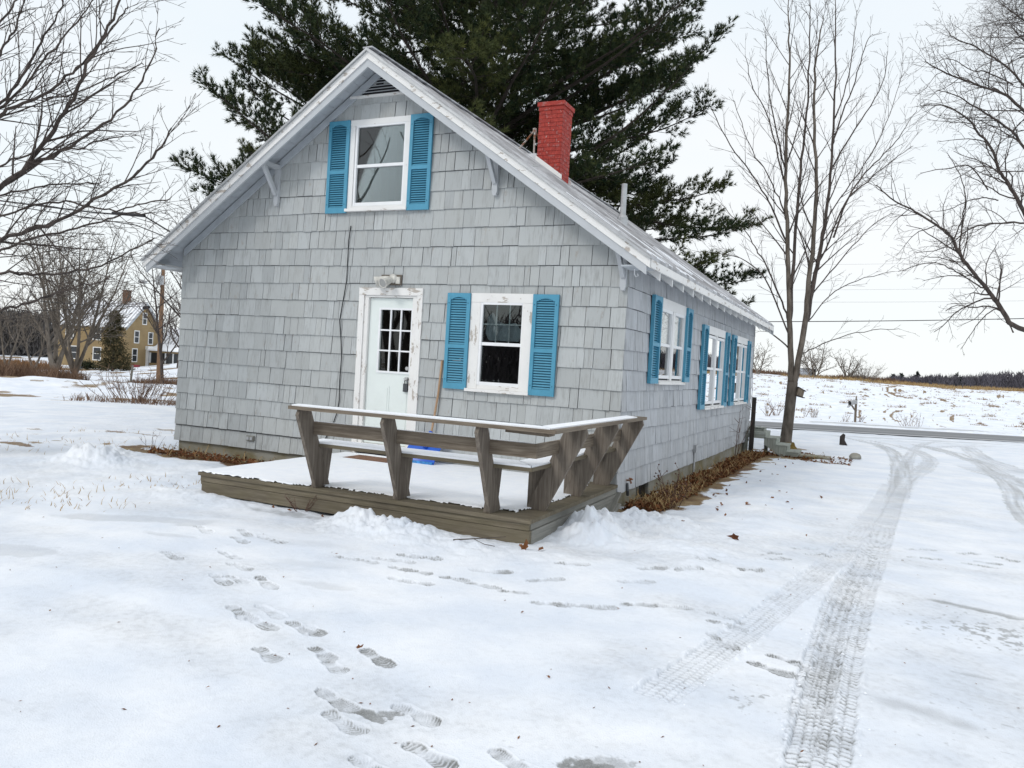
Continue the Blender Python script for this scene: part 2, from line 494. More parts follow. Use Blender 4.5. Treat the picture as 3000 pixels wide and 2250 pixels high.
def glass_mat(name, tint=(.9, .95, .95), refl=1.0):
    b = NB(name)
    b.t.nodes.remove(b.p)
    tr = b.n('ShaderNodeBsdfTransparent'); tr.inputs[0].default_value = (*tint, 1)
    gl = b.n('ShaderNodeBsdfGlossy'); gl.inputs['Roughness'].default_value = 0.01
    gl.inputs['Color'].default_value = (1, 1, 1, 1)
    fr = b.n('ShaderNodeFresnel'); fr.inputs['IOR'].default_value = 1.62
    f2 = b.math('MULTIPLY', fr.outputs[0], refl)
    mx = b.n('ShaderNodeMixShader'); b.l(f2, mx.inputs[0]); b.l(tr.outputs[0], mx.inputs[1]); b.l(gl.outputs[0], mx.inputs[2])
    b.l(mx.outputs[0], b.out.inputs['Surface'])
    return b.m
M['glass'] = glass_mat('window_glass', (.75, .8, .8), 1.35)
M['glass_strong'] = glass_mat('mirrored_window_glass', (.6, .65, .65), 2.6)
M['glass_soft'] = glass_mat('dim_window_glass', (.75, .8, .8), .95)
M['glass_dull'] = glass_mat('dull_door_glass', (.6, .62, .62), .5)
M['curtain'] = plain('white_curtain', (.86, .88, .89), .9, var=.04)
M['glass_clear'] = glass_mat('clear_window_glass', (.97, .98, .98), .8)
M['blind'] = plain('grey_blind', (.43, .46, .49), .9, var=.05)
M['screen'] = plain('insect_screen', (.030, .034, .040), .8, var=.15)
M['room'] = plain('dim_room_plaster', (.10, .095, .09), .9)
# ================================================================== GROUND
# boot prints: heel/toe ends in metres and how far the snow is trodden away
FOOT = [(0.54,-6.6,0.86,-6.72,.85),(0.95,-6.55,1.25,-6.64,.7),(0.73,-6.79,1.01,-6.86,.35),(1.2,-6.84,1.5,-6.93,.8),(1.56,-6.7,1.85,-6.83,.7),(1.07,-7.05,1.33,-7.14,.35),(0.4,-6.02,0.7,-6.17,.7),(0.12,-6.14,0.36,-6.26,.7),(0.32,-6.26,0.52,-6.36,.4),(-0.14,-5.89,0.06,-5.97,.6),(-1.05,-4.39,-0.83,-4.36,.4),(-0.87,-4.37,-0.63,-4.37,.5),(-0.79,-4.23,-0.55,-4.19,.45),(-0.6,-4.18,-0.4,-4.17,.4),(-0.67,-4.03,-0.45,-3.98,.4),(-0.48,-3.99,-0.27,-3.94,.4),(-0.52,-4.38,-0.29,-4.39,.5),(-0.32,-4.4,-0.12,-4.37,.5),(-0.34,-4.65,-0.14,-4.64,.5),(-0.18,-4.67,0.05,-4.62,.45),(0.06,-4.08,0.4,-3.96,.6),(-0.04,-4.39,0.22,-4.38,.6),(0.2,-4.41,0.51,-4.42,.7),(0.51,-4.48,0.75,-4.42,.5),(0.58,-4.11,0.82,-3.88,.6),(0.84,-4.63,1.12,-4.53,.6),(1.06,-4.51,1.36,-4.4,.6),(0.59,-3.55,0.86,-3.41,.5),(1.24,-3.27,1.45,-3.08,.6),(1.53,-3.15,1.71,-2.91,.5),(1.2,-3.71,1.47,-3.55,.45),(1.40,-4.29,1.65,-4.16,.6),(1.63,-4.15,1.88,-4.05,.6),(1.16,-4.47,1.42,-4.37,.6),(1.97,-4.07,2.25,-4.13,.6),(2.01,-4.28,2.3,-4.29,.55),(2.08,-4.53,2.3,-4.76,.7),(2.47,-4.78,2.73,-4.9,.8),(2.39,-4.97,2.68,-5.1,.75),(1.6,-2.69,1.79,-2.53,.5),(1.97,-2.73,2.18,-2.61,.6),(2.06,-1.96,2.22,-1.67,.6),(2.14,-2.16,2.32,-1.89,.7),(2.27,-1.2,2.53,-0.99,.6),(2.67,-0.89,2.9,-0.7,.5),(2.42,-1.44,2.66,-1.25,.5),(3.34,-0.33,3.66,-0.08,.6),(3.35,-0.81,3.68,-0.67,.6),(3.85,-0.13,4.08,0.04,.5),(3.84,-0.68,4.16,-0.75,.6),(3.97,-0.48,4.23,-0.47,.6),(4.2,-0.03,4.39,-0.23,.6),(-2.14,-5.19,-1.82,-5.3,.45),(-2.71,-4.32,-2.36,-4.49,.25),(-1.83,-4.89,-1.52,-4.98,.5),(-1.51,-5.13,-1.21,-5.2,.5),(-1.35,-5.44,-1.06,-5.58,.4),(-1.25,-5.43,-1.0,-5.47,.4),(-1.08,-5.27,-0.76,-5.44,.45),(-0.75,-5.89,-0.46,-6.03,.6),(-0.52,-5.97,-0.21,-6.05,.5),(-0.63,-5.77,-0.32,-5.88,.3),(-0.27,-5.89,0.04,-5.96,.65),(-0.13,-6.32,0.13,-6.44,.3),(-2.29,-4.19,-2.01,-4.33,.3),(-2.13,-4.45,-1.88,-4.54,.45),(-1.99,-4.27,-1.66,-4.28,.4),(-4.9,-2.61,-4.65,-2.67,.4)]
TRACKS = [  # centre line, width, depth of wear, lug style
    ([(2.86,-7.3),(2.86,-6.34),(2.85,-6.14),(2.86,-5.23),(2.87,-4.51),(2.9,-3.54),(2.95,-2.53),(3.01,-1.48),(3.19,2.07),(3.43,6.46)], .27, .85, 1),
    ([(2.79,-6.05),(2.78,-5.25),(2.78,-4.33),(2.80,-3.34),(2.86,-2.35),(3.0,-1.0)], .20, .7, 1),
    ([(2.05,-5.89),(2.1,-5.53),(2.17,-5.02),(2.34,-4.04),(2.55,-2.83),(2.73,-1.37),(2.89,0.8),(3.26,6.63)], .235, .48, 2),
    ([(3.25,3.5),(3.43,6.4),(3.52,9.5),(3.55,13.48),(3.46,17.34),(3.13,20.04),(2.57,23.04),(2.02,25.26),(1.2,28.5)], .42, .8, 0),
    ([(3.3,4.0),(3.46,6.41),(3.69,8.69),(4.01,10.54),(4.3,13.2),(4.38,15.69),(4.2,18.49),(3.79,20.73),(3.23,22.9),(2.2,26.5)], .38, .6, 0),
    ([(3.55,8.08),(3.66,10.87),(3.87,15.35),(4.22,21.02),(4.91,27.04),(5.8,32)], .30, .6, 0),
    ([(5.2,-2),(5.15,1.5),(5.13,4.42),(5.46,7.53),(5.56,9.66),(5.55,11.86),(5.53,15.91),(5.24,18.27),(4.87,21.17),(4.2,25)], .55, .85, 0),
    ([(6.6,7.0),(5.9,9.0),(5.54,10.4),(5.29,11.6),(5.0,13.5)], .7, .7, 0),
    ([(6.4,10.6),(6.15,11.98),(5.95,14.5),(5.82,17),(5.9,20),(6.2,26)], .6, .6, 0),
    ([(2.2,25.5),(3.5,26.4),(5.2,27.4),(8.5,29.0)], 1.2, .30, 0),
    ([(4.6,21.5),(5.2,23.2),(6.0,25.2),(7.6,29.0)], .5, .5, 0),
]

def seg_st(px, py, pts, width):
    "signed offset across and distance along a polyline, for the points close to it"
    pts = np.asarray(pts, float)
    # smooth the polyline
    for _ in range(3):
        q = [pts[0]]
        for a, b_ in zip(pts[:-1], pts[1:]):
            q += [a * .75 + b_ * .25, a * .25 + b_ * .75]
        q.append(pts[-1]); pts = np.array(q)
    best = np.full(len(px), 1e9); sgn = np.zeros(len(px)); al = np.zeros(len(px)); acc = 0
    for a, b_ in zip(pts[:-1], pts[1:]):
        d = b_ - a; L = np.hypot(*d)
        if L < 1e-6: continue
        d = d / L
        rx = px - a[0]; ry = py - a[1]
        t = rx * d[0] + ry * d[1]
        tc_ = np.clip(t, 0, L)
        ex = rx - tc_ * d[0]; ey = ry - tc_ * d[1]
        dist = np.hypot(ex, ey)
        m = dist < best
        best[m] = dist[m]; sgn[m] = (rx * -d[1] + ry * d[0])[m]; al[m] = (acc + t)[m]
        acc += L
    return np.sign(sgn) * best, al, acc

def make_ground():
    rr = [0.04, .5, 1.0, 1.6, 2.2, 2.6, 2.9]
    r = 3.1
    while r < 3200:
        rr.append(r)
        r += r * r / 2300 if r < 46 else (r * 0.0075 if r < 128 else (r * .03 if r < 250 else r * .07))
    rr = np.array(rr)
    heading = math.atan2(FH[1], FH[0])
    th = np.concatenate([np.linspace(-0.72, 0.72, 1250), np.linspace(0.72, 2 * math.pi - 0.72, 90)[1:-1]]) + heading
    TH, RR = np.meshgrid(th, rr)
    x = (CAM[0] + RR * np.cos(TH)).ravel(); y = (CAM[1] + RR * np.sin(TH)).ravel()
    z = ground_z(x, y)
    wear = np.zeros(len(x)); grass = np.zeros(len(x))
    dcam = np.hypot(x - CAM[0], y - CAM[1])
    # boot prints
    for i, (x0, y0, x1, y1, a) in enumerate(FOOT):
        L = math.hypot(x1 - x0, y1 - y0); dx = (x1 - x0) / L; dy = (y1 - y0) / L
        cx = (x0 + x1) / 2; cy = (y0 + y1) / 2
        idx = np.where((np.abs(x - cx) < .35) & (np.abs(y - cy) < .35))[0]
        if len(idx) == 0: continue
        s = ((x[idx] - cx) * dx + (y[idx] - cy) * dy) / L + .5
        t = (-(x[idx] - cx) * dy + (y[idx] - cy) * dx)
        side = 1 if i % 2 else -1
        half = np.interp(s, [-.02, .0, .06, .18, .34, .46, .66, .84, .95, 1.0, 1.02],
                         [0, .016, .039, .045, .037, .035, .055, .058, .042, .016, 0])
        cen = side * .010 * np.sin(np.clip(s, 0, 1) * 3.0)
        e_ = half - np.abs(t - cen) + .020 * (fbm(x[idx] * 38, y[idx] * 38, i, 3) - .5)
        mask = sstep(-.001, .007, e_) * (s > -.03) * (s < 1.03)
        ph = s * L / (.0145 + .0035 * (i % 4)) + np.abs(t) / .022 * (0.3 + .45 * (i % 3)) + 1.2 * fbm(x[idx] * 20, y[idx] * 20, i + 33, 2)
        lug = .5 + .5 * np.sin(2 * math.pi * ph)
        lug = sstep(.25, .75, lug)
        edge = np.exp(-((e_ - .004) / .006) ** 2)
        arch = 1 - .65 * np.exp(-((s - .38) / .07) ** 2)
        blot = fbm(x[idx] * 14, y[idx] * 14, 60 + i, 3)
        wv = (.25 + .85 * a) * mask * arch * (.62 + .9 * sstep(.3, .65, fbm(x[idx] * 8, y[idx] * 8, 80 + i, 3))) * (.36 + .68 * lug * sstep(.28, .6, blot) + .5 * edge * sstep(.42, .6, blot))
        wear[idx] = np.maximum(wear[idx], wv)
        z[idx] -= mask * (.007 + .006 * lug * a)
        z[idx] += .0025 * np.exp(-((e_ + .006) / .006) ** 2) * (s > 0) * (s < 1)
    # tyre tracks
    for k, (pts, wd, a, lug) in enumerate(TRACKS):
        P_ = np.array(pts)
        idx = np.where((x > P_[:, 0].min() - 1.2) & (x < P_[:, 0].max() + 1.2) & (y > P_[:, 1].min() - 1.2) & (y < P_[:, 1].max() + 1.2))[0]
        t, s, tot = seg_st(x[idx], y[idx], pts, wd)
        n_ = fbm(x[idx] * 5, y[idx] * 5, 200 + k, 3)
        ragged = .02 * (fbm(x[idx] * 22, y[idx] * 22, 210 + k, 3) - .5) * (2 if lug else 5)
        e0 = .12 if lug else 2.2
        m = sstep(-.012, .012, wd / 2 - np.abs(t) + ragged) * sstep(0, e0, s) * sstep(0, e0, tot - s)
        if lug:
            wob = .008 * (fbm(x[idx] * 30, y[idx] * 40, 220 + k, 2) - .5) * 2
            blocks = np.floor((t + wd / 2) / (wd / 5))
            per = .046
            ph = (s + wob * 1.6 + (blocks % 2) * per * .5 + np.abs(t) * .35) / per
            gap = sstep(.62, .86, .5 + .5 * np.cos(2 * math.pi * ph))
            rib = sstep(.70, .95, .5 + .5 * np.cos(2 * math.pi * (t + wd / 2) / (wd / 5)))
            rnd_ = sstep(.34, .62, fbm(x[idx] * 16, y[idx] * 16, 230 + k, 3))
            pat = np.maximum(gap, .35 * rib)
            far = sstep(6.5, 14, dcam[idx])
            dk = np.interp(y[idx], [-7, -5.4, -3.5, -2.4, 2, 6], [.62, .9, .78, .62, .55, .75]) if lug == 1 else .75
            wv = 1.25 * a * m * dk * ((.10 + .22 * sstep(.45, .75, n_) + 1.0 * pat * (.35 + .65 * rnd_)) * (1 - far) + far * (.30 + .4 * n_))
            z[idx] -= m * (.012 + .010 * pat * (1 - far)) 
            z[idx] += .016 * np.exp(-((np.abs(t) - wd / 2 - .018) / .016) ** 2) * sstep(.38, .62, fbm(x[idx] * 18, y[idx] * 18, 260 + k, 3)) * sstep(0, .2, s) * sstep(0, .2, tot - s) * (n_ * 2 - .4)
        else:
            strk = fbm(s * .5, t * 22, 240 + k, 3)
            wv = a * m * np.clip(.15 + 1.1 * (strk - .25) + .4 * (n_ - .4), 0, .85)
            z[idx] -= m * .01
        wear[idx] = np.maximum(wear[idx], np.clip(wv, 0, 1))
    # bare wet patches, ice and thin snow
    def blob(cx, cy, ax, ay, rot, amt, f=7.0, hard=.22, seed=0, power=1.0):
        idx = np.where((np.abs(x - cx) < 3 * max(ax, ay)) & (np.abs(y - cy) < 3 * max(ax, ay)))[0]
        c, s_ = math.cos(rot), math.sin(rot)
        u = ((x[idx] - cx) * c + (y[idx] - cy) * s_) / ax; v = (-(x[idx] - cx) * s_ + (y[idx] - cy) * c) / ay
        d = np.hypot(u, v) + 1.1 * (fbm(x[idx] * f, y[idx] * f, 300 + seed, 5) - .5) * 1.6
        mm = 1 - sstep(1 - hard, 1 + hard, d)
        wear[idx] = np.maximum(wear[idx], amt * mm)
        z[idx] -= .006 * mm
    blob(.93, -6.70, .13, .05, .15, .92, 16, .15, 1); blob(1.02, -6.64, .07, .03, .3, .8, 22, .15, 2)
    blob(1.97, -6.63, .115, .045, .4, .95, 26, .22, 3); blob(2.04, -6.57, .12, .05, .4, .55, 34, .3, 4)
    blob(3.72, -2.72, .34, .055, -.28, .75, 9, .5, 5); blob(4.05, -2.8, .3, .03, -.1, .6, 9, .4, 6)
    blob(3.30, -5.22, .26, .07, -.3, .40, 8, .9, 7); blob(3.12, -5.12, .16, .05, -.3, .25, 8, .9, 71)
    blob(-3.45, -4.45, .75, .17, .35, .26, 4, .25, 8); blob(-3.0, -5.8, .34, .16, .3, .26, 5, .25, 9)
    blob(-2.55, -4.75, .25, .07, .3, .20, 6, .3, 10); blob(-.62, -5.15, .22, .08, .3, .20, 5, .5, 11)
    blob(-1.0, -4.75, .35, .12, .3, .14, 5, .6, 12); blob(-2.55, -3.22, .42, .11, .05, .48, 9, .5, 13)
    blob(-1.6, -4.2, .5, .12, .3, .13, 4, .6, 14); blob(3.6, -4.4, .10, .03, .0, .45, 20, .4, 15)
    blob(-4.7, -3.3, .6, .12, .3, .12, 4, .6, 16)
    # gravel showing through in speckles
    sp = fbm(x * 26, y * 26, 400, 3)
    reg = np.exp(-((x - 3.8) / .42) ** 2 - ((y + 3.35) / .5) ** 2) * .9 + np.exp(-((x - 2.5) / .35) ** 2 - ((y + 5.55) / .28) ** 2) * .55 \
        + np.exp(-((x - 3.6) / .5) ** 2 - ((y + 5.3) / .7) ** 2) * .4 + np.exp(-((x - 1.9) / .5) ** 2 - ((y + 6.6) / .3) ** 2) * .35 \
        + np.exp(-((x - 3.1) / .35) ** 2 - ((y + 3.6) / 1.4) ** 2) * .3
    wear = np.maximum(wear, .7 * sstep(.80 - .30 * reg, .92 - .30 * reg, sp) * np.clip(reg * 1.6, 0, 1))
    # faint thin-snow mottling over the whole drive
    mot = fbm(x * 1.1, y * 1.7, 500, 4); fineM = fbm(x * 35, y * 35, 505, 3)
    near = np.exp(-(dcam / 16) ** 2)
    wear = np.maximum(wear, near * (.20 * sstep(.40, .70, mot) * (.25 + 1.3 * fineM) + .05 * sstep(.5, .75, fineM) + .015 + .10 * sstep(.4, .65, fbm(x * 2.7, y * 4.5, 506, 4)) * sstep(1.2, 2.6, x) * fineM * 1.5))
    # the drive near the road and its scraped verge
    q = (x - CAM[0]) * FH[0] + (y - CAM[1]) * FH[1]; p = (x - CAM[0]) * RH[0] + (y - CAM[1]) * RH[1]
    vg = np.exp(-((q - 40.0) / 1.6) ** 2) * (p / np.maximum(q, 1) > -.25)
    wear = np.maximum(wear, vg * .40 * sstep(.3, .6, fbm(p * .3, q * 1.6, 520, 3)))
    wear = np.maximum(wear, np.exp(-((q - 35.5) / 3.5) ** 2) * (p > 4) * .30 * sstep(.5, .7, fbm(p * .25, q * 1.3, 521, 4)))
    vg2 = np.exp(-((q - 49.6) / .35) ** 2) * (p / np.maximum(q, 1) > -.25)
    wear = np.maximum(wear, vg2 * .8 * sstep(.42, .55, fbm(p * .5, q * 2, 522, 3)))
    # turf and leaf mould against the walls, by the steps, in front of the tree
    def turf(cx, cy, ax, ay, amt=1.0, f=3.0, seed=0, thr=1.0):
        d = np.hypot((x - cx) / ax, (y - cy) / ay) + 1.5 * (fbm(x * f, y * f, 600 + seed, 4) - .5)
        m = amt * (1 - sstep(thr - .2, thr + .2, d))
        np.maximum(grass, m, out=grass)
    turf(-6.6, -.10, 2.4, .50, 1, 3, 1); turf(-5.0, -.3, .9, .45, 1, 3, 2)
    turf(.30, 1.6, .48, 2.4, 1, 3, 3); turf(.30, 5.4, .50, 3.2, 1, 3, 4); turf(.35, 9.5, .5, 2.6, 1, 3, 5); turf(.8, 11.0, .7, .7, 1, 2, 6)
    turf(1.55, 11.1, .7, .35, .9, 5, 7, .8); turf(1.75, 10.2, .8, .25, .9, 5, 8, .8); turf(1.3, 12.6, .6, .3, .8, 5, 9, .7)
    turf(.63, 14.25, .55, .5, 1, 4, 10)
    turf(-8.5, -.6, 1.0, .35, .8, 4, 12, .75)
    leftm = (p < -6) & (dcam > 7)
    gl = fbm(x * .9, y * 2.2, 700, 4)
    grass = np.maximum(grass, leftm * .7 * sstep(.67, .74, gl) * (1 - sstep(14, 30, dcam)))
    lf = leftm & (dcam > 24)
    grass = np.maximum(grass, lf * .75 * sstep(.58, .68, fbm(x * .35, y * .35, 701, 4)) * sstep(24, 34, dcam))
    grass = np.maximum(grass, (p / np.maximum(q, 1) < -.35) * sstep(64, 74, dcam) * (p / np.maximum(q, 1) < -.5) * .8 * sstep(.4, .6, fbm(x * .05, y * .05, 703, 3)))
    # dead grass in the field across the road
    bk = leftm & (dcam > 16)
    grass = np.maximum(grass, bk * .7 * sstep(.60, .68, fbm(p * .8, q * 2.0, 704, 4)) * (np.exp(-((dcam - 33) / 4) ** 2) + np.exp(-((dcam - 42) / 3) ** 2)))
    fld = (q > 50.5) & (p / np.maximum(q, 1) > -.3)
    sc = np.interp(q, [50, 70, 120, 300], [1.0, .7, .38, .2])
    g1 = fbm((p * .8 + q * .5) * 2.4 * sc, (q * .8 - p * .5) * 2.4 * sc, 710, 4)
    g2 = fbm((p * .85 - q * .4) * 7 * sc, (q * .85 + p * .4) * 6 * sc, 711, 3)
    den = np.interp(q, [51, 56, 75, 100, 125, 170], [.02, .16, .34, .55, .68, .5])
    grass = np.maximum(grass, fld * .80 * sstep(.65 - .20 * den, .74 - .20 * den, .5 * g1 + .5 * g2))
    grass = np.maximum(grass, fld * (np.exp(-((q - 119) / 5.0) ** 2)) * .8 * (p / np.maximum(q, 1) > -.1) * sstep(.3, .5, g1))
    snowfar = (q > 135) & (p / q > .46)
    grass = np.where(snowfar, 0, grass)
    n = len(th); m = len(rr)
    i = np.arange(m - 1)[:, None] * n; j = np.arange(n)[None, :]; j2 = (j + 1) % n
    F = np.stack([i + j, i + j2, i + n + j2, i + n + j], -1).reshape(-1, 4)
    g = MB()
    g.add(np.c_[x, y, z], F, np.c_[wear, grass, fbm(x * 2, y * 2, 900, 2)])
    return g

b = NB('trodden_snow')
sep = b.n('ShaderNodeSeparateColor'); b.l(b.attr('rnd').outputs['Color'], sep.inputs[0])
ob = b.obj()
n_lo = b.noise(ob, 1.3, 4); n_mid = b.noise(ob, 9, 5, .6); n_hi = b.noise(ob, 120, 4, .6)
n_st = b.noise(b.mapv(ob, (.5, 1.6, 1)), 2.6, 6, .62)
snowc = b.mix(b.rng(n_lo, .35, .68), (.715, .77, .85), (.87, .895, .93))
snowc = b.mix(b.rng(n_st, .50, .68, 0, .30), snowc, (.70, .745, .82))
snowc = b.mix(b.rng(n_hi, .40, .62, .10, 0), snowc, (.62, .66, .72))
icec = b.mix(b.rng(n_mid, .35, .65), (.20, .205, .20), (.33, .34, .345))
col = b.mix(b.rng(b.math('ADD', sep.outputs[0], b.math('MULTIPLY', b.math('SUBTRACT', n_hi, .5), b.math('MULTIPLY', sep.outputs[0], 1.2))), .0, .95), snowc, icec)
gt = b.mix(b.rng(b.noise(ob, 2.2, 5), .35, .65), (.16, .085, .04), (.33, .24, .12))
gt = b.mix(b.rng(n_hi, .38, .6, .5, 0), gt, (.07, .05, .03))
col = b.mix(b.rng(b.math('ADD', sep.outputs[1], b.math('MULTIPLY', b.math('SUBTRACT', n_hi, .5), 1.3)), .38, .62), col, gt)
b.bump(b.math('ADD', n_hi, b.math('MULTIPLY', n_mid, 1.6)), .42, .014)
M['ground'] = b.done(col, b.rng(sep.outputs[0], .3, .9, .65, .35), 0, .25)

snow_ground = make_ground().build('snow_ground', M['ground'], smooth=True)
structure(snow_ground, 'trodden snow over a yard, gravel drive and fields')

# ------------------------------------------------------------------ roads
def ribbon(fn, s0, s1, ns, widths, name, mat):
    "fn(s, t) -> world x, y, z"
    g = MB()
    ss = np.linspace(s0, s1, ns); tt = np.array(widths, float)
    V = np.array([fn(s_, t_) for s_ in ss for t_ in tt]); n = len(tt)
    i = np.arange(ns - 1)[:, None] * n; j = np.arange(n - 1)[None, :]
    F = np.stack([i + j, i + j + 1, i + n + j + 1, i + n + j], -1).reshape(-1, 4)
    G = np.array([[s_, t_, 0] for s_ in ss for t_ in tt])
    g.add(V, F, None, G)
    return g.build(name, mat, smooth=True)

b = NB('wet_asphalt')
g = b.attr('guv').outputs['Vector']
sp = b.n('ShaderNodeSeparateXYZ'); b.l(g, sp.inputs[0])
ac = b.noise(b.mapv(g, (.012, 1, 1)), 1.5, 3, .55); fi = b.noise(g, 30, 4)
ac2 = b.noise(b.mapv(g, (.008, 1, 1)), .8, 2, .5)
base = b.mix(b.rng(b.math('ADD', b.math('MULTIPLY', ac, .8), b.math('MULTIPLY', ac2, .35)), .44, .78), (.038, .041, .046), (.26, .27, .285))
edge = b.rng(b.math('ABSOLUTE', sp.outputs[1]), 2.3, 2.95)
base = b.mix(b.math('MULTIPLY', edge, b.rng(ac, .3, .6)), base, (.62, .63, .65))
base = b.mix(b.rng(fi, .3, .7, 0, .25), base, (.16, .16, .165))
M['asphalt'] = b.done(base, .55, 0, .4)

def road_fn(s_, t_):
    xy = CAM[:2] + FH * (45 + t_) + RH * s_
    return [xy[0], xy[1], -.93 + .02 * (1 - (t_ / 3.0) ** 2)]
road = structure(ribbon(road_fn, -140, 160, 150, (-2.95, -2, -1, 0, 1, 2, 2.95), 'road', M['asphalt']), 'plain wet grey country road')

def lane_fn(s_, t_):
    a0 = np.array([-29.0, 22.2]); a1 = np.array([-56.0, 26.5])
    d_ = (a1 - a0) / np.linalg.norm(a1 - a0); n_ = np.array([-d_[1], d_[0]])
    xy = a0 + d_ * s_ + n_ * t_
    return [xy[0], xy[1], float(ground_z(*xy, fine=True)) + .05]
# ================================================================== HOUSE
HW, HL, CRS = 7.738, 11.23, .2661          # width, length, height of one shingle course
XC = -HW / 2
RIDGE, SL = 5.945, .692                    # top of the roof at the ridge, fall per metre
YF, YR = -.45, 11.72                       # ends of the roof
house = thing('shingle_house', 'grey shingled cottage with bright blue shutters and a red chimney', 'house', (XC, HL / 2, -.25))
FRONT = lambda V: np.c_[V[:, 0], -V[:, 2], V[:, 1]]       # (along, up, out) -> world, front gable
SIDE = lambda V: np.c_[V[:, 2], V[:, 0], V[:, 1]]         # right-hand wall, along runs away from the front corner
LEFT = lambda V: np.c_[-HW - V[:, 2], V[:, 0], V[:, 1]]
BACK = lambda V: np.c_[V[:, 0], HL + V[:, 2], V[:, 1]]

OPEN_F = [(-4.06, -3.06, .20, 2.55), (-4.36, -3.42, 3.80, 5.03), (-2.14, -1.36, 1.27, 2.46)]
OPEN_S = [(1.68, 3.22, 1.50, 2.62), (5.18, 6.93, 1.05, 2.45), (8.47, 10.03, 1.06, 2.45)]
SKIP_F = [(-4.11, -3.01, .0, 2.60), (-4.42, -3.36, 3.74, 5.09), (-2.22, -1.28, 1.195, 2.545)]
SKIP_S = [(1.60, 3.30, 1.43, 2.695), (5.09, 7.02, .965, 2.53), (8.39, 10.11, .985, 2.53)]
gable = lambda u: RIDGE - .085 - SL * abs(u - XC)
flat = lambda u: 3.05

def cut(rects, hole):
    o = []
    for (a, b_, c, d) in rects:
        h0, h1, g0, g1 = hole
        if h1 <= a or h0 >= b_ or g1 <= c or g0 >= d:
            o.append((a, b_, c, d)); continue
        if a < h0: o.append((a, h0, c, d))
        if h1 < b_: o.append((h1, b_, c, d))
        if c < g0: o.append((max(a, h0), min(b_, h1), c, g0))
        if g1 < d: o.append((max(a, h0), min(b_, h1), g1, d))
    return [r_ for r_ in o if r_[1] - r_[0] > .012 and r_[3] - r_[2] > .02]

def shingles(T, u0, u1, ncrs, top, holes, seed, wmin=.085, wmax=.24):
    g = MB(); R_ = random.Random(seed)
    for i in range(ncrs):
        z0 = i * CRS; u = u0; ph = R_.uniform(0, 6)
        while u < u1 - .004:
            wd = R_.uniform(wmin, wmax) if R_.random() < .8 else R_.uniform(wmax, wmax * 1.45)
            v = min(u + wd, u1)
            if u1 - v < .06: v = u1
            jit = R_.uniform(-.004, .004) + .006 * math.sin(u * 1.1 + ph) + (-.006 if R_.random() < .06 else 0)
            lift = R_.uniform(.020, .028) + (.008 if R_.random() < .05 else 0)
            rc = np.array([R_.random(), R_.random(), R_.random()])
            gap = R_.uniform(.0012, .0028) if R_.random() < .75 else R_.uniform(.0045, .008)
            for (a, b_, c, d) in [(u + gap, v - gap, z0 + jit, z0 + CRS - .001)]:  # top stops short, baring dark backing as a drawn shadow line
                pcs = [(a, b_, c, d)]
                for h in holes: pcs = cut(pcs, h)
                for (a, b_, c, d) in pcs:
                    ta = min(d, top(a)); tb = min(d, top(b_))
                    if max(ta, tb) < c + .01: continue
                    ta = max(ta, c + .001); tb = max(tb, c + .001)
                    o0 = lambda zz: lift * (1 - .8 * (zz - z0) / CRS)
                    tw = R_.uniform(-.0025, .0025)
                    V = np.array([[a, c, o0(c) + tw], [b_, c + R_.uniform(-.002, .002), o0(c) - tw], [b_, tb, o0(tb)], [a, ta, o0(ta)],
                                  [a, c, 0], [b_, c, 0], [b_, tb, 0], [a, ta, 0]])
                    G = V + np.array([R_.random() * 30, R_.random() * 30, 0])
                    g.add(T(V), [[0, 1, 2, 3], [4, 5, 1, 0], [1, 5, 6, 2], [4, 0, 3, 7]], rc, G)
            u = v
    return g

def sheathing(T, u0, u1, top, holes, thick=.10, brk=()):
    g = MB()
    us = sorted({u0, u1, *brk, *[h[0] for h in holes], *[h[1] for h in holes]})
    for a, b_ in zip(us[:-1], us[1:]):
        segs = [(0.0, None)]
        hs = sorted([h for h in holes if h[0] < (a + b_) / 2 < h[1]], key=lambda h: h[2])
        lo = 0.0
        for h in hs:
            g.prism([(a, lo), (b_, lo), (b_, h[2]), (a, h[2])], -thick, 0, T); lo = h[3]
        g.prism([(a, lo), (b_, lo), (b_, top(b_)), (a, top(a))], -thick, 0, T)
    return g

sheathing(FRONT, -HW, 0, gable, OPEN_F, brk=(XC,)).build('sheathing', M['back_dark'], house)
shingles(FRONT, -HW - .012, .012, 23, gable, SKIP_F, 3).build('shingle_wall', M['shingle_front'], house)
sheathing(SIDE, .10, HL - .10, flat, OPEN_S).build('sheathing', M['back_dark'], house)
shingles(SIDE, 0, HL, 12, flat, SKIP_S, 5, .10, .26).build('shingle_wall', M['shingle_side_skylit'], house)
sheathing(LEFT, .10, HL - .10, flat, []).build('sheathing', M['back_dark'], house)
shingles(LEFT, 0, HL, 12, flat, [], 8, .12, .30).build('shingle_wall', M['shingle_side_skylit'], house)
sheathing(BACK, -HW, 0, gable, [], brk=(XC,)).build('sheathing', M['back_dark'], house)
shingles(BACK, -HW, 0, 23, gable, [], 9, .12, .30).build('shingle_wall', M['shingle_side_skylit'], house)
# dark inside of the rooms
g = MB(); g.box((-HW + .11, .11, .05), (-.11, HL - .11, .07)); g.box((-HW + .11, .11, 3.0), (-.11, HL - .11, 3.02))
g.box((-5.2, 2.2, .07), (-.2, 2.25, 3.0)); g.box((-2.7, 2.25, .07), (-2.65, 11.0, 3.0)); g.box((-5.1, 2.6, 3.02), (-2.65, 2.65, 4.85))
g.build('room_partition', M['room'], house)

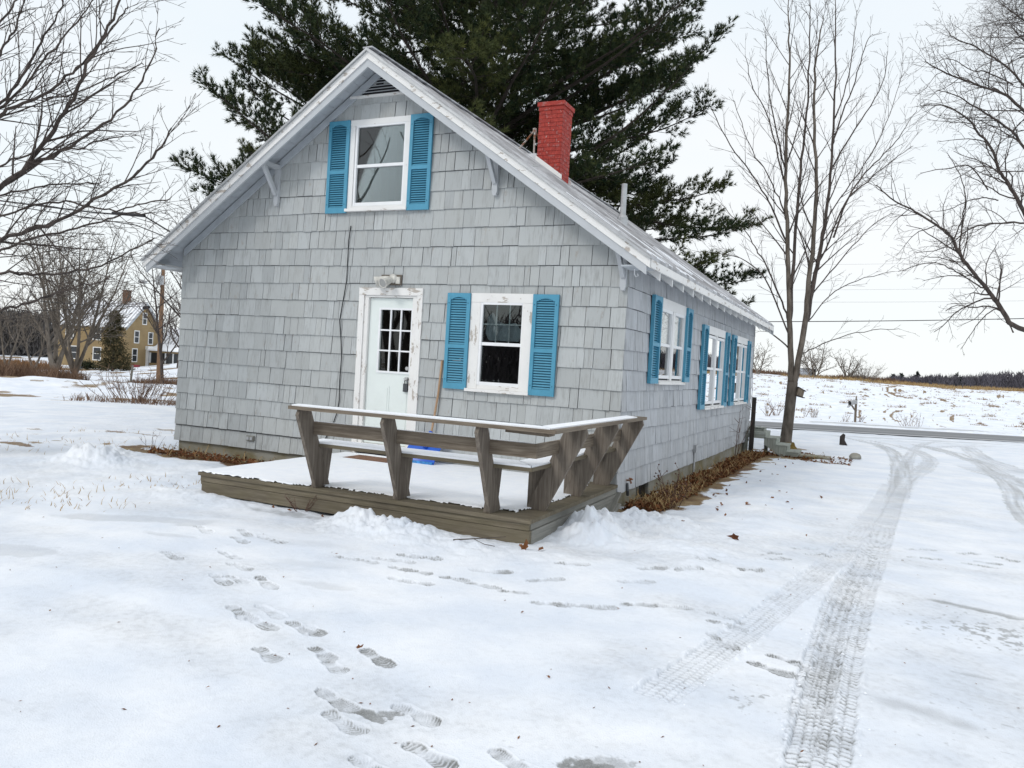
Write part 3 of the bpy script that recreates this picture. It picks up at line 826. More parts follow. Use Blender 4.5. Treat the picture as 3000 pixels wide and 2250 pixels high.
# foundation
g = MB()
g.box((-HW + .04, .04, -.8), (-.04, .24, -.004)); g.box((-HW + .04, HL - .24, -.8), (-.04, HL - .04, -.004))
g.box((-HW + .04, .24, -.8), (-HW + .24, HL - .24, -.004)); 
g.box((-.24, .24, -.8), (-.04, 1.15, -.004)); g.box((-.24, 1.75, -.8), (-.04, HL - .24, -.004)); g.box((-.24, 1.15, -.8), (-.14, 1.75, -.004))
g.build('foundation', M['concrete'], house)

# ------------------------------------------------------------------ roof
def slope_T(side):     # (distance down the slope measured horizontally, height above the plane, y)
    return lambda V: np.c_[XC + side * V[:, 0], V[:, 2], RIDGE - SL * V[:, 0] + V[:, 1]]
OVER = .405
HALF = HW / 2 + OVER
def xz(V): return np.c_[V[:, 0], V[:, 2], V[:, 1]]
g = MB()
for sd_ in (-1, 1):
    P_ = [(XC, RIDGE), (XC + sd_ * HALF, RIDGE - SL * HALF), (XC + sd_ * HALF, RIDGE - SL * HALF - .035), (XC, RIDGE - .04)]
    g.prism(P_, YF - .03, YR + .02, xz)
roof = g.build('roof', M['roof'], house)
g = MB()                                                     # raised seams of the metal sheets
for sd_ in (-1, 1):
    y = YF + .25
    while y < YR:
        p0 = np.array([XC + sd_ * .03, y, RIDGE - SL * .03 + .008]); p1 = np.array([XC + sd_ * HALF, y, RIDGE - SL * HALF + .008])
        g.beam(p0, p1, .03, .02, (sd_ * SL, 0, 1)); y += .61
g.beam((XC, YF - .03, RIDGE + .004), (XC, YR + .02, RIDGE + .004), .16, .02)
g.build('roof_seams', M['roof'], roof)
g = MB()                                                     # underside boarding seen at the overhangs
for sd_ in (-1, 1):
    n = 30
    for k in range(n):
        a = HALF * k / n + .002; b_ = HALF * (k + 1) / n - .003
        P_ = [(XC + sd_ * a, RIDGE - .042 - SL * a), (XC + sd_ * b_, RIDGE - .042 - SL * b_), (XC + sd_ * b_, RIDGE - .062 - SL * b_), (XC + sd_ * a, RIDGE - .062 - SL * a)]
        g.prism(P_, YF + .035, -.001, xz)
        if b_ > HW / 2:
            g.prism(P_, .0, YR - .03, xz)
g.build('soffit', M['soffit'], roof)
def rake(y0, y1, zt, zb, name, mat, ext=0.0):
    g = MB()
    for sd_ in (-1, 1):
        h = HALF + ext
        P_ = [(XC, RIDGE - zt), (XC + sd_ * h, RIDGE - zt - SL * h), (XC + sd_ * h, RIDGE - zb - SL * h), (XC, RIDGE - zb)]
        g.prism(P_, y0, y1, xz)
    return g.build(name, mat, roof)
rake(YF - .022, YF + .012, .045, .150, 'rake_board', M['white_worn'], -.004)
rake(YF - .002, YF + .032, .152, .262, 'rake_board', M['grey_trim'], -.05)
rake(YR - .02, YR + .01, .045, .26, 'rake_board', M['grey_trim'])
rake(YF - .06, YF - .0235, .012, .046, 'drip_edge', M['metal'], .004)
rake(-.045, -.0225, .09, .215, 'rake_wall_strip', M['soffit'], -.45)  # strip along the wall below the soffit, in the soffit colour
# eave boards and the rafter tails below them
ZE = RIDGE - SL * HALF
for sd_ in (-1, 1):
    X = XC + sd_ * HALF
    g = MB(); g.box((X - .028 * (sd_ > 0), YF + .035, ZE - .135), (X + .028 * (sd_ < 0), YR - .025, ZE - .037))
    g.build('fascia_board', M['white_worn'], roof)
    if sd_ > 0:
        ys = [YF + .62 + .665 * k for k in range(18)]
    else:
        ys = [.45 + .665 * k for k in range(17)]
    for y in ys:
        g = MB()
        xa = XC + sd_ * (HW / 2 + .022); xb = X - sd_ * .035
        za = lambda xx: RIDGE - SL * abs(xx - XC) - .064
        P_ = [(xa, za(xa)), (xb, za(xb)), (xb, ZE - .235), (xa, za(xa) - .17)]
        g.prism(P_, y - .02, y + .02, xz)
        g.build('rafter_tail', M['white'], roof)
# closed boxing at the front ends of the eaves
for sd_ in (-1, 1):
    g = MB()
    xa = XC + sd_ * (HW / 2 + .03); xb = XC + sd_ * (HALF - .06)
    g.box((min(xa, xb), -.42, ZE - .125), (max(xa, xb), -.03, ZE - .105))
    g.build('eave_return', M['soffit'] if sd_ > 0 else M['grey_trim'], roof)
# ridge-side snow and ice left near the eave
R_ = random.Random(5)
g = MB()
T = slope_T(1)
y = YF + .2
while y < YR - .4:
    L = R_.uniform(.25, .55)
    for (a0, a1) in ((HALF - R_.uniform(.10, .17), HALF - .03), (HALF - R_.uniform(.9, 1.3), HALF - R_.uniform(.35, .5))):
        if R_.random() < (.9 if a1 > HALF - .1 else .6):
            P_ = np.array([[a0 + R_.uniform(-.05, .05), y], [a0 + R_.uniform(-.05, .05), y + L * .5], [a0 + R_.uniform(-.05, .05), y + L], [a1, y + L * R_.uniform(.8, 1)], [a1, y + L * R_.uniform(.0, .2)]])
            MB().prism(P_, .002, .008 + R_.uniform(0, .012), lambda V: T(np.c_[V[:, 0], V[:, 2], V[:, 1]])).build('snow_patch', M['snow'], roof)
    y += L + R_.uniform(.03, .25)

# chimney
def brick_mat():
    b = NB('flaking_red_chimney_paint')
    g = b.attr('guv').outputs['Vector']
    n = b.noise(g, 9, 6, .65); n2 = b.noise(b.mapv(g, (1, 1, 3)), 22, 4)
    c = b.mix(b.rng(n2, .35, .7), (.26, .024, .018), (.43, .046, .030))
    c = b.mix(b.rng(n, .56, .64, 0, .6), c, (.34, .17, .16))
    c = b.mix(b.rng(b.noise(g, 14, 5, .7), .63, .67, 0, .9), c, (.50, .44, .40))
    b.bump(n2, .4, .01)
    return b.done(c, .6)
M['brick_red'] = brick_mat()
M['mortar'] = plain('dark_mortar', (.13, .02, .02), .9, var=.3)
CX0, CX1, CY0, CY1, CZT = -2.93, -2.47, 3.52, 3.98, 6.37
ch_r = lambda x_: RIDGE - SL * abs(x_ - XC)
g = MB()
bh, R_ = .0735, random.Random(2)
zz = 4.75; row = 0
while zz < CZT - .15:
    for f in range(4):
        L = (CX1 - CX0) if f % 2 == 0 else (CY1 - CY0)
        nb_ = 2
        offs = 0 if row % 2 else -.11
        u = offs
        while u < L - .01:
            a = max(u, 0) + .003; b_ = min(u + .23, L) - .003
            pr = R_.uniform(0, .003)
            if b_ - a > .02:
                lo = (a, zz + .003, -.03); hi = (b_, zz + bh - .003, pr)
                T = [lambda V: np.c_[CX0 + V[:, 0], CY0 - V[:, 2], V[:, 1]], lambda V: np.c_[CX1 + V[:, 2], CY0 + V[:, 0], V[:, 1]],
                     lambda V: np.c_[CX0 + V[:, 0], CY1 + V[:, 2], V[:, 1]], lambda V: np.c_[CX0 - V[:, 2], CY0 + V[:, 0], V[:, 1]]][f]
                V = T(np.array([[0, 0, 0.0]]))
                g.box(lo, hi, T)
            u += .23
    zz += bh; row += 1
ch = g.build('chimney', M['brick_red'], roof)
OFF[ch.name] = OFF[house.name]
g = MB(); g.box((CX0 + .008, CY0 + .008, 4.5), (CX1 - .008, CY1 - .008, CZT - .14)); g.build('mortar_core', M['mortar'], ch) if False else None
g.box((CX0 - .045, CY0 - .045, CZT - .075), (CX1 + .045, CY1 + .045, CZT)) if False else None
core = g
core.build('chimney_core', M['mortar'], roof)
g = MB()
for (d_, z0, z1) in ((.012, CZT - .15, CZT - .077), (.034, CZT - .075, CZT)):
    L = CX1 - CX0 + 2 * d_
    for k in range(2):
        a = CX0 - d_ + L * k / 2 + .002
        g.box((a, CY0 - d_, z0), (a + L / 2 - .004, CY0 - d_ + .12, z1)); g.box((a, CY1 + d_ - .12, z0), (a + L / 2 - .004, CY1 + d_, z1))
    for xx in (CX0 - d_, CX1 + d_ - .12):
        g.box((xx + .001, CY0 - d_ + .123, z0), (xx + .119, CY1 + d_ - .123, z1))
g.build('chimney_cap', M['brick_red'], roof)
g = MB(); g.box((CX0 + .06, CY0 + .06, CZT - .4), (CX1 - .06, CY1 - .06, CZT - .05)); g.build('flue', M['black'], roof)
# flashing: pale skirt on the lower edge, grey apron above
g = MB()
for (xa, xb, y0, y1) in ((CX0 - .02, CX1 + .05, CY0 - .02, CY0 - .008), (CX0 - .02, CX1 + .05, CY1 + .008, CY1 + .02)):
    P_ = [(xa, ch_r(xa) - .02), (xb, ch_r(xb) - .02), (xb, ch_r(xb) + .10), (xa, ch_r(xa) + .11)]
    MB().prism(P_, y0, y1, xz).build('chimney_flashing', M['white_worn'], roof)
g = MB()
g.prism([(CX0 - .02, ch_r(CX0) + .17), (CX0 - .02, ch_r(CX0) + .02), (CX0 - .21, ch_r(CX0 - .21) + .02), (CX0 - .20, ch_r(CX0 - .20) + .035)], CY0 + .02, CY1 - .02, xz)
g.build('chimney_saddle', plain('pale_flashing_sheet', (.62, .63, .65), .5, .0, .1), roof)
# rusty tripod behind the chimney
apex = at(1567, 381, 15.1)
g = MB()
for (fx, fy) in ((-3.50, 3.95), (-3.14, 3.85), (-2.95, 4.5)):
    g.tube([apex, (fx, fy, ch_r(fx))], .017, 6)
g.tube([apex + [0, 0, -.05], apex + [0, 0, .03]], .04, 8)
g.build('antenna_tripod', M['rust'], roof)
# vent pipe
vx, vy = -1.47, 4.25
g = MB(); g.lathe([(.095, -.05), (.10, .10), (.075, .14), (.06, .15), (.055, .17), (.052, .72), (.046, .72), (.046, .5)], (vx, vy, ch_r(vx)), n=12)
g.build('vent_pipe', M['metal'], roof, smooth=False)

# ------------------------------------------------------------------ windows
def louvre_shutter(T, u0, u1, z0, z1, d0=.026, th=.035):
    g = MB()
    st = .052; H = z1 - z0
    zm0 = z0 + H * .425; zm1 = zm0 + .055
    zb = z0 + .085; zt = z1 - .075
    g.box((u0, z0, d0), (u0 + st, z1, d0 + th), T); g.box((u1 - st, z0, d0), (u1, z1, d0 + th), T)
    for (a, b_) in ((z0, zb), (zm0, zm1), (zt + .02, z1)):
        g.box((u0 + st, a, d0), (u1 - st, b_, d0 + th - .001), T)
    n = 9; w_ = (u1 - u0 - 2 * st) / n                       # the little arch under the top rail
    for k in range(n):
        t = (k + .5) / n
        h = .045 * (1 - math.sin(math.pi * t) ** .8) + .002
        g.box((u0 + st + k * w_, zt + .02 - h, d0), (u0 + st + (k + 1) * w_, zt + .0205, d0 + th - .002), T)
    for (a, b_) in ((zb, zm0), (zm1, zt + .018)):
        m = int(round((b_ - a) / .034))
        for k in range(m):
            zz = a + (b_ - a) * (k + .15) / m
            hh = (b_ - a) / m
            P_ = [(zz, d0 + .026), (zz + hh * .62, d0 + .012), (zz + hh * .62, d0 + .006), (zz, d0 + .02)]
            g.prism(P_, u0 + st, u1 - st, lambda V: T(np.c_[V[:, 2], V[:, 0], V[:, 1]]))
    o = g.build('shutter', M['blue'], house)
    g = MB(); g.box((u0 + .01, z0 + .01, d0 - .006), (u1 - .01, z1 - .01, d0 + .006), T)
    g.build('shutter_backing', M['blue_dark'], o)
    for (uu, zz) in ((u0 + .028, z1 - .14), (u1 - .028, z1 - .14), (u0 + .028, z0 + .13), (u1 - .028, z0 + .13)):
        MB().box((uu - .006, zz - .006, d0 + th), (uu + .006, zz + .006, d0 + th + .004), T).build('screw', M['blue_dark'], o)
    return o

def sash(T, u0, u1, zb, zm, zt, win, glass_top, glass_bot, back_top, back_bot, storm=True):
    "two sliding lights in one white frame"
    g = MB(); f = .035
    g.box((u0 - f, zb - .05, -.02), (u0, zt + .05, .028), T); g.box((u1, zb - .05, -.02), (u1 + f, zt + .05, .028), T)
    g.box((u0, zt, -.02), (u1, zt + .05, .031), T); g.box((u0, zb - .05, -.02), (u1, zb, .024), T)
    g.box((u0, zm - .022, -.018), (u1, zm + .022, .016), T)
    g.build('sash', M['vinyl'], win)
    g = MB(); g.box((u0, zm + .022, -.006), (u1, zt, -.002), T); g.build('pane', glass_top, win)
    g = MB(); g.box((u0, zb, -.012), (u1, zm - .022, -.008), T); g.build('pane', glass_bot, win)
    for (a, b_, mt, nm) in ((zm, zt, back_top, 'curtain'), (zb, zm, back_bot, 'curtain')):
        if mt is None: continue
        g = MB(); n = 14; dp, fd = (-.024, .004) if T is SIDE else (-.07, .012)
        for k in range(n):                                   # soft vertical folds
            x0 = u0 - .01 + (u1 - u0 + .02) * k / n; x1 = u0 - .01 + (u1 - u0 + .02) * (k + 1) / n
            e0 = fd * math.sin(k * 1.9); e1 = fd * math.sin((k + 1) * 1.9)
            V = T(np.array([[x0, a - .02, dp + e0], [x1, a - .02, dp + e1], [x1, b_ + .02, dp + e1], [x0, b_ + .02, dp + e0]]))
            g.add(V, [[0, 1, 2, 3]])
        g.build('curtain' if mt is M['curtain'] else ('screen' if mt is M['screen'] else 'blind'), mt, win)

def casing(T, u0, u1, z0, z1, cs, ct, cb, mat, d=.036):
    g = MB()
    g.box((u0, z1 - ct, 0), (u1, z1, d), T)
    g.box((u0, z0 + .03, 0), (u0 + cs, z1 - ct - .002, d - .003), T); g.box((u1 - cs, z0 + .03, 0), (u1, z1 - ct - .002, d - .003), T)
    if cb > .04: g.box((u0 + cs, z0 + .03, 0), (u1 - cs, z0 + cb, d - .008), T)
    win = g.build('window', mat, house)
    g = MB(); g.box((u0 - .012, z0 - .012, 0), (u1 + .012, z0 + .029, d + .045), T)
    g.build('sill', M['white_worn'], win)
    return win

w1 = casing(FRONT, -4.42, -3.36, 3.74, 5.09, .085, .085, .07, M['white'])
tag(w1, 'attic window with a lowered grey blind')
sash(FRONT, -4.29, -3.47, 3.862, 4.405, 4.98, w1, M['glass'], M['glass'], M['blind'], M['blind'])
w2 = casing(FRONT, -2.22, -1.28, 1.195, 2.545, .15, .125, .085, M['white_worn'])
tag(w2, 'ground floor gable window with peeling casing and a half-drawn blind')
sash(FRONT, -2.035, -1.44, 1.325, 1.85, 2.39, w2, M['glass_soft'], M['glass_soft'], None, None)
# muntins and the crumpled pale sheet behind the upper light
g = MB()
for k in (1, 2): g.box((-2.035 + .595 * k / 3 - .008, 1.872, -.022), (-2.035 + .595 * k / 3 + .008, 2.39, -.014), FRONT)
g.box((-2.035, 2.115, -.024), (-1.44, 2.131, -.016), FRONT)
g.build('muntin', M['vinyl'], w2)
g = MB()
n, m = 28, 14
uu = np.linspace(-2.015, -1.455, n)
top = 2.16 + .13 * np.exp(-((uu + 1.95) / .08) ** 2) - .05 * np.exp(-((uu + 1.72) / .06) ** 2) - .09 * np.exp(-((uu + 1.49) / .06) ** 2)
bot = 1.90 + .10 * sstep(.22, .29, np.abs(uu + 1.735))
V = []
for j in range(m):
    for k in range(n):
        z_ = bot[k] + (top[k] - bot[k]) * j / (m - 1)
        V.append([uu[k], z_, -.06 - .02 * math.sin(k * .7) * (j / m) - .05 * (j / m) ** 2])
i_ = np.arange(m - 1)[:, None] * n; j_ = np.arange(n - 1)[None, :]
g.add(FRONT(np.array(V)), np.stack([i_ + j_, i_ + j_ + 1, i_ + n + j_ + 1, i_ + n + j_], -1).reshape(-1, 4))
g.build('blind', M['blind'], w2, smooth=True)

for k, (u0, u1, z0, z1, zb, zm, zt) in enumerate(((1.60, 3.30, 1.43, 2.695, 1.555, 2.01, 2.50), (5.09, 7.02, .965, 2.53, 1.10, 1.73, 2.31), (8.39, 10.11, .985, 2.53, 1.11, 1.73, 2.31))):
    wn = casing(SIDE, u0, u1, z0, z1, .09, .15, .05, M['white'])
    tag(wn, ['twin side window with white curtains in its upper lights', 'wide twin side window reflecting the snowy field', 'farthest twin side window towards the back steps'][k])
    mid = (u0 + u1) / 2
    g = MB(); g.box((mid - .06, z0 + .03, 0), (mid + .06, z1 - .152, .034), SIDE); g.build('mullion', M['white'], wn)
    gt_ = M['glass_clear'] if k == 0 else M['glass_strong']
    for (a, b_) in ((u0 + .135, mid - .10), (mid + .10, u1 - .135)):
        sash(SIDE, a, b_, zb, zm, zt, wn, gt_, M['glass'] if k == 0 else M['glass_strong'], M['curtain'] if k == 0 else None, M['screen'] if k == 0 else None)
for (T, u0, u1, z0, z1, th, lb) in ((FRONT, -4.80, -4.425, 3.71, 5.09, .035, 'blue shutter left of the attic window'), (FRONT, -3.355, -2.985, 3.72, 5.09, .035, 'blue shutter right of the attic window'),
        (FRONT, -2.585, -2.225, 1.20, 2.54, .035, 'blue shutter left of the lower gable window'), (FRONT, -1.275, -.905, 1.19, 2.54, .035, 'blue shutter right of the lower gable window'),
        (SIDE, 1.12, 1.55, 1.43, 2.68, .05, None), (SIDE, 3.24, 3.62, 1.46, 2.68, .05, None),
        (SIDE, 4.62, 5.05, .97, 2.51, .05, None), (SIDE, 6.96, 7.36, .97, 2.51, .05, None),
        (SIDE, 7.78, 8.24, .97, 2.51, .05, None), (SIDE, 9.98, 10.36, .98, 2.49, .05, None)):
    o = louvre_shutter(T, u0, u1, z0, z1, th=th)
    if lb: o['label'] = lb

# ------------------------------------------------------------------ door
g = MB()
g.box((-4.11, .04, 0), (-4.02, 2.49, .034), FRONT); g.box((-3.10, .04, 0), (-3.01, 2.49, .034), FRONT); g.box((-4.11, 2.492, 0), (-3.01, 2.60, .038), FRONT)
g.box((-4.018, .30, -.09), (-3.95, 2.46, .012), FRONT); g.box((-3.18, .30, -.09), (-3.102, 2.46, .012), FRONT); g.box((-4.018, 2.462, -.09), (-3.102, 2.49, .014), FRONT)
df = g.build('door_frame', M['white_worn'], house)
g = MB(); g.box((-4.12, .235, -.09), (-3.0, .30, .075), FRONT); g.box((-4.05, .165, -.05), (-3.07, .233, .05), FRONT)
g.build('threshold', M['white_worn'], df)
g = MB()
A, B_, z0, z1 = -3.945, -3.185, .305, 2.455
gl0, gl1, gz0, gz1 = -3.745, -3.215, 1.385, 2.285
g.box((A, gz1, -.075), (B_, z1, -.035), FRONT); g.box((A, z0, -.075), (B_, gz0, -.035), FRONT)
g.box((A, gz0, -.075), (gl0, gz1, -.035), FRONT); g.box((gl1, gz0, -.075), (B_, gz1, -.035), FRONT)
for (u0, u1) in ((-3.745, -3.53), (-3.41, -3.195)):          # raised panels
    g.box((u0, .50, -.035), (u1, 1.17, -.028), FRONT)
    g.box((u0 + .03, .53, -.028), (u1 - .03, 1.14, -.022), FRONT)
door = g.build('door', M['door'], house)
g = MB()
for (u0, u1, a, b_) in ((gl0 - .03, gl0, gz0 - .03, gz1 + .03), (gl1, gl1 + .03, gz0 - .03, gz1 + .03), (gl0, gl1, gz1, gz1 + .03), (gl0, gl1, gz0 - .03, gz0)):
    g.box((u0, a, -.035), (u1, b_, -.02), FRONT)
for k in (1, 2):
    u = gl0 + (gl1 - gl0) * k / 3; g.box((u - .011, gz0, -.045), (u + .011, gz1, -.024), FRONT)
    zz = gz0 + (gz1 - gz0) * k / 3; g.box((gl0, zz - .011, -.046), (gl1, zz + .011, -.025), FRONT)
g.build('glazing_bar', M['vinyl'], door)
g = MB(); g.box((gl0, gz0, -.058), (gl1, gz1, -.054), FRONT); g.build('pane', M['glass_dull'], door)
g = MB(); g.lathe([(.0, .03), (.028, .03), (.03, .0)], (-3.235, .035, 1.44), (0, -1, 0), 14); g.build('deadbolt', M['chrome'], door)
g = MB(); g.lathe([(.0, .065), (.02, .065), (.027, .05), (.024, .03), (.012, .025), (.012, .01), (.032, .008), (.032, 0)], (-3.235, .035, 1.285), (0, -1, 0), 14)
kn = g.build('door_knob', M['chrome'], door)
g = MB(); g.box((-3.272, 1.10, -.03), (-3.202, 1.22, .012), FRONT); 
g.tube([FRONT(np.array([[a, b_, -.008]]))[0] for a, b_ in ((-3.262, 1.215), (-3.262, 1.28), (-3.25, 1.302), (-3.224, 1.302), (-3.212, 1.28), (-3.212, 1.215))], .006, 6)
g.build('lock_box', M['dark_plastic'], door)

# ------------------------------------------------------------------ small fittings on the walls
def brace(xw, zt, zb, z_out):
    "knee brace: wall post, arm under the soffit, sloping strut"
    g = MB()
    g.box((xw - .04, zb + .04, .020), (xw + .04, zt - .05, .075), FRONT)
    g.prism([(xw - .04, zb + .04), (xw + .04, zb + .04), (xw + .02, zb - .015), (xw - .02, zb - .015)], .021, .074, FRONT)
    g.box((xw - .035, zt - .05, .022), (xw + .035, zt + .02, .405), FRONT)
    g.beam((xw, -.075, zb + .16), (xw, -.39, zt - .02), .055, .06, (0, 1, 1))
    return g.build('knee_brace', M['grey_trim'], house)
brace(-5.765, 4.47, 3.87, 0); brace(-1.94, 4.47, 3.89, 0); brace(-.045, 3.14, 2.62, 0); brace(-7.66, 3.16, 3.02, 0) if False else None
g = MB()                                                     # louvred vent in the peak
zv = 5.455
for k in range(5):
    z_ = zv + .02 + k * .042; hw = (RIDGE - .10 - z_) / SL - .05
    if hw > .04:
        P_ = [(z_, .046), (z_ + .009, .046), (z_ + .022, .026), (z_ + .013, .026)]
        g.prism(P_, XC - hw, XC + hw, lambda V: FRONT(np.c_[V[:, 2], V[:, 0], V[:, 1]]))
pv = g.build('gable_vent', M['grey_trim'], house)
g = MB(); hw = (RIDGE - .10 - zv) / SL - .02
g.prism([(XC - hw, zv - .01), (XC + hw, zv - .01), (XC, RIDGE - .10)], .0202, .024, FRONT); g.build('vent_backing', M['black'], pv)  # black sheet behind the slats, seen through their gaps
g = MB(); g.box((XC - hw - .04, zv - .05, .02), (XC + hw + .04, zv - .012, .05), FRONT); g.build('vent_sill', M['white_worn'], pv)
# twin floodlight
g = MB(); g.box((-3.73, 2.64, .018), (-3.38, 2.79, .036), FRONT); fl = g.build('floodlight', M['dark_plastic'], house)
fl.data.materials.clear(); fl.data.materials.append(M['wood_post'])
g = MB(); g.lathe([(0, .05), (.05, .05), (.065, .03), (.068, 0)], (-3.52, -.036, 2.735), (0, -1, 0), 14); M['lamp_body'] = plain('weathered_lamp_plastic', (.60, .585, .54), .6, var=.25, scale=14); M['lamp_glass'] = plain('frosted_lamp_lens', (.36, .36, .35), .3, var=.1); g.box((-3.47, 2.66, .036), (-3.40, 2.76, .055), FRONT); g.build('floodlight_base', M['lamp_body'], fl)
for (c, ax) in (((-3.62, -.10, 2.72), (-.80, -.50, -.34)), ((-3.53, -.12, 2.70), (-.18, -.90, -.40))):
    g = MB(); g.tube([(-3.52, -.07, 2.74), c], .018, 8)
    g.lathe([(.0, -.06), (.03, -.06), (.042, -.02), (.058, .07), (.075, .13), (.075, .15), (.066, .15), (.06, .145)], c, ax, 16)
    o = g.build('lamp_head', M['lamp_body'], fl, smooth=False)
    a_ = np.array(ax) / np.linalg.norm(ax)
    g = MB(); g.lathe([(.0, .143), (.066, .143)], c, ax, 16); g.build('lamp_lens', M['lamp_glass'], fl)
# black cable down the wall
cab = [(-4.33, 3.52), (-4.35, 3.3), (-4.355, 3.0), (-4.35, 2.7), (-4.40, 2.4), (-4.44, 2.1), (-4.40, 1.8), (-4.37, 1.55), (-4.385, 1.2), (-4.37, .9), (-4.40, .72), (-4.47, .52), (-4.56, .36), (-4.66, .18)]
g = MB(); g.tube([FRONT(np.array([[a, b_, .03 + .006 * (k % 2)]]))[0] for k, (a, b_) in enumerate(cab)], .007, 6); g.build('cable', M['black'], house)
g = MB(); g.tube([FRONT(np.array([[-HW + .02 + k * .25, .262 + .004 * (k % 2), .028]]))[0] for k in range(15)], .006, 5); g.build('cable', M['black'], house)
# outlet box low on the gable
g = MB(); g.box((-6.14, .13, .018), (-5.99, .21, .055), FRONT); ob_ = g.build('outlet_box', M['wood_grey'], house)
g = MB(); g.box((-6.125, .145, .055), (-6.075, .195, .066), FRONT); g.box((-6.055, .145, .055), (-6.005, .195, .066), FRONT); g.build('outlet_cover', M['metal'], ob_)
# hose tap, conduit, crawl-space hatch, hook under the eave
g = MB(); g.tube([(0.0, .42, .14), (.07, .42, .14), (.09, .42, .10)], .014, 6); g.lathe([(.0, .02), (.03, .015), (.03, 0), (0, 0)], (.075, .42, .155), (.3, 0, 1), 8); g.build('hose_tap', M['rust'], house)
g = MB(); g.tube([(.03, .42, .10), (.05, .40, .0), (.045, .43, -.06)], .02, 6); g.build('tap_cover', M['dark_plastic'], house)
g = MB(); g.tube([(.03, 4.62, -.5), (.03, 4.62, .22)], .020, 8); g.box((.005, 4.55, .20), (.07, 4.70, .33)); g.build('conduit', M['metal'], house)
g = MB(); g.box((-.13, 1.17, -.34), (-.11, 1.73, -.02)); g.build('crawl_hatch', M['wood_dark'], house)
for (ya, yb) in ((1.14, 1.18), (1.70, 1.76)): MB().box((-.06, ya, -.36), (-.02, yb, -.01)).build('hatch_post', M['wood_grey'], house)
g = MB(); g.tube([(.14, -.2, 2.86), (.14, -.2, 2.80), (.16, -.2, 2.76), (.19, -.2, 2.775), (.18, -.2, 2.80)], .006, 5); g.build('hook', M['vinyl'], house)
g = MB(); g.tube([(.03, 11.1, 2.9), (.035, 11.12, 1.9), (.05, 11.15, 1.2), (.02, 11.13, .55)], .006, 5); g.build('cable', M['black'], house)
# corner edge left open: small shadow strip
# ================================================================== DECK AND BENCH
DZ = .13
deck = thing('deck', 'low weathered timber deck with thin snow in front of the door', 'deck', (-2.05, -1.5, DZ - .3))
g = MB()
y = -2.96
while y < -.03:
    y1 = min(y + .138, -.025)
    g.box((-4.12 - .05 * (y + 2.96) / 2.96, y, DZ - .038), (.10 - .06 * (y + 2.96) / 2.96, y1 - .006, DZ)); y += .138
g.build('decking', M['wood_deck'], deck)
g = MB()
g.box((-4.10, -2.935, DZ - .108), (.075, -2.895, DZ - .040)); g.build('fascia_board', M['wood_deck'], deck)
g = MB(); g.box((-4.07, -2.945, DZ - .24), (.09, -2.900, DZ - .112)); g.build('fascia_board', M['wood_deck'], deck)
g = MB(); g.prism([(.04, -2.893), (.078, -2.893), (.03, -.05), (-.01, -.05)], DZ - .108, DZ - .040); g.build('fascia_board', M['wood_grey'], deck)
g = MB(); g.prism([(.05, -2.898), (.093, -2.898), (.045, -.05), (.0, -.05)], DZ - .27, DZ - .114); g.build('fascia_board', M['wood_grey'], deck)
g = MB(); g.box((-4.14, -2.89, DZ - .15), (-4.10, -.05, DZ - .040)); g.box((-4.09, -2.89, DZ - .28), (-4.05, -.05, DZ - .155)); g.build('fascia_board', M['wood_deck'], deck)
g = MB()
for (xx, yy) in ((-.02, -2.87), (-.05, -1.2), (-.08, -.2), (-4.0, -2.8), (-4.0, -.2), (-2, -2.8)):
    g.box((xx - .045, yy - .02, -.6), (xx + .02, yy + .045, DZ - .04))
g.build('joist_post', M['wood_dark'], deck)
g = MB(); g.beam((.10, -.75, -.20), (.02, -.02, .02), .14, .035, (0, -.3, 1)); g.beam((.13, -.95, -.28), (.06, -.1, -.10), .12, .03, (.2, -.3, 1)); g.build('loose_board', M['wood_grey'], deck)
# snow lying on the boards, worn away along the front edge
def snow_sheet(x0, x1, y0, y1, z, step, mask, thick=.016):
    xs = np.arange(x0, x1 + 1e-6, step); ys = np.arange(y0, y1 + 1e-6, step)
    X, Y = np.meshgrid(xs, ys)
    m = mask(X, Y)
    h = np.clip((m - .5) * 3, 0, 1) * thick * (.75 + .5 * fbm(X * 4, Y * 4, 77, 3)) + .0015
    n = len(xs)
    i = np.arange(len(ys) - 1)[:, None] * n; j = np.arange(n - 1)[None, :]
    F = np.stack([i + j, i + j + 1, i + n + j + 1, i + n + j], -1).reshape(-1, 4)
    mm = m.ravel()
    F = F[mm[F].min(1) > .5]
    g = MB(); g.add(np.c_[X.ravel(), Y.ravel(), z + h.ravel()], F)
    return g
def deck_mask(X, Y):
    edge = np.interp(X, [-4.2, -2.75, -2.45, -1.5, -.4, .1], [-2.97, -2.95, -2.80, -2.79, -2.74, -2.66])
    a = (Y - edge) / .07 + 1.5 * (fbm(X * 7, Y * 16, 81, 4) - .5)
    rgt = (np.interp(Y, [-3, -2.2, -1, 0], [-.25, -.10, -.12, -.35]) - X) / .06 + 2.0 * (fbm(X * 16, Y * 7, 82, 4) - .5)
    lft = (X + 4.13 + .05 * (Y + 2.96) / 2.96) / .02
    mat = np.maximum(np.abs(X + 3.45) / .40, np.abs(Y + .42) / .24)
    wall = np.clip((-.06 - Y) / .03, 0, 2) + .5
    return np.minimum.reduce([.5 + a, .5 + rgt, .5 + lft, .3 + (mat - .92) * 6, wall, np.full_like(X, 1.2)])
snow_sheet(-4.16, .05, -2.97, -.03, DZ, .014, deck_mask).build('snow_cover', M['snow'], deck, smooth=True)

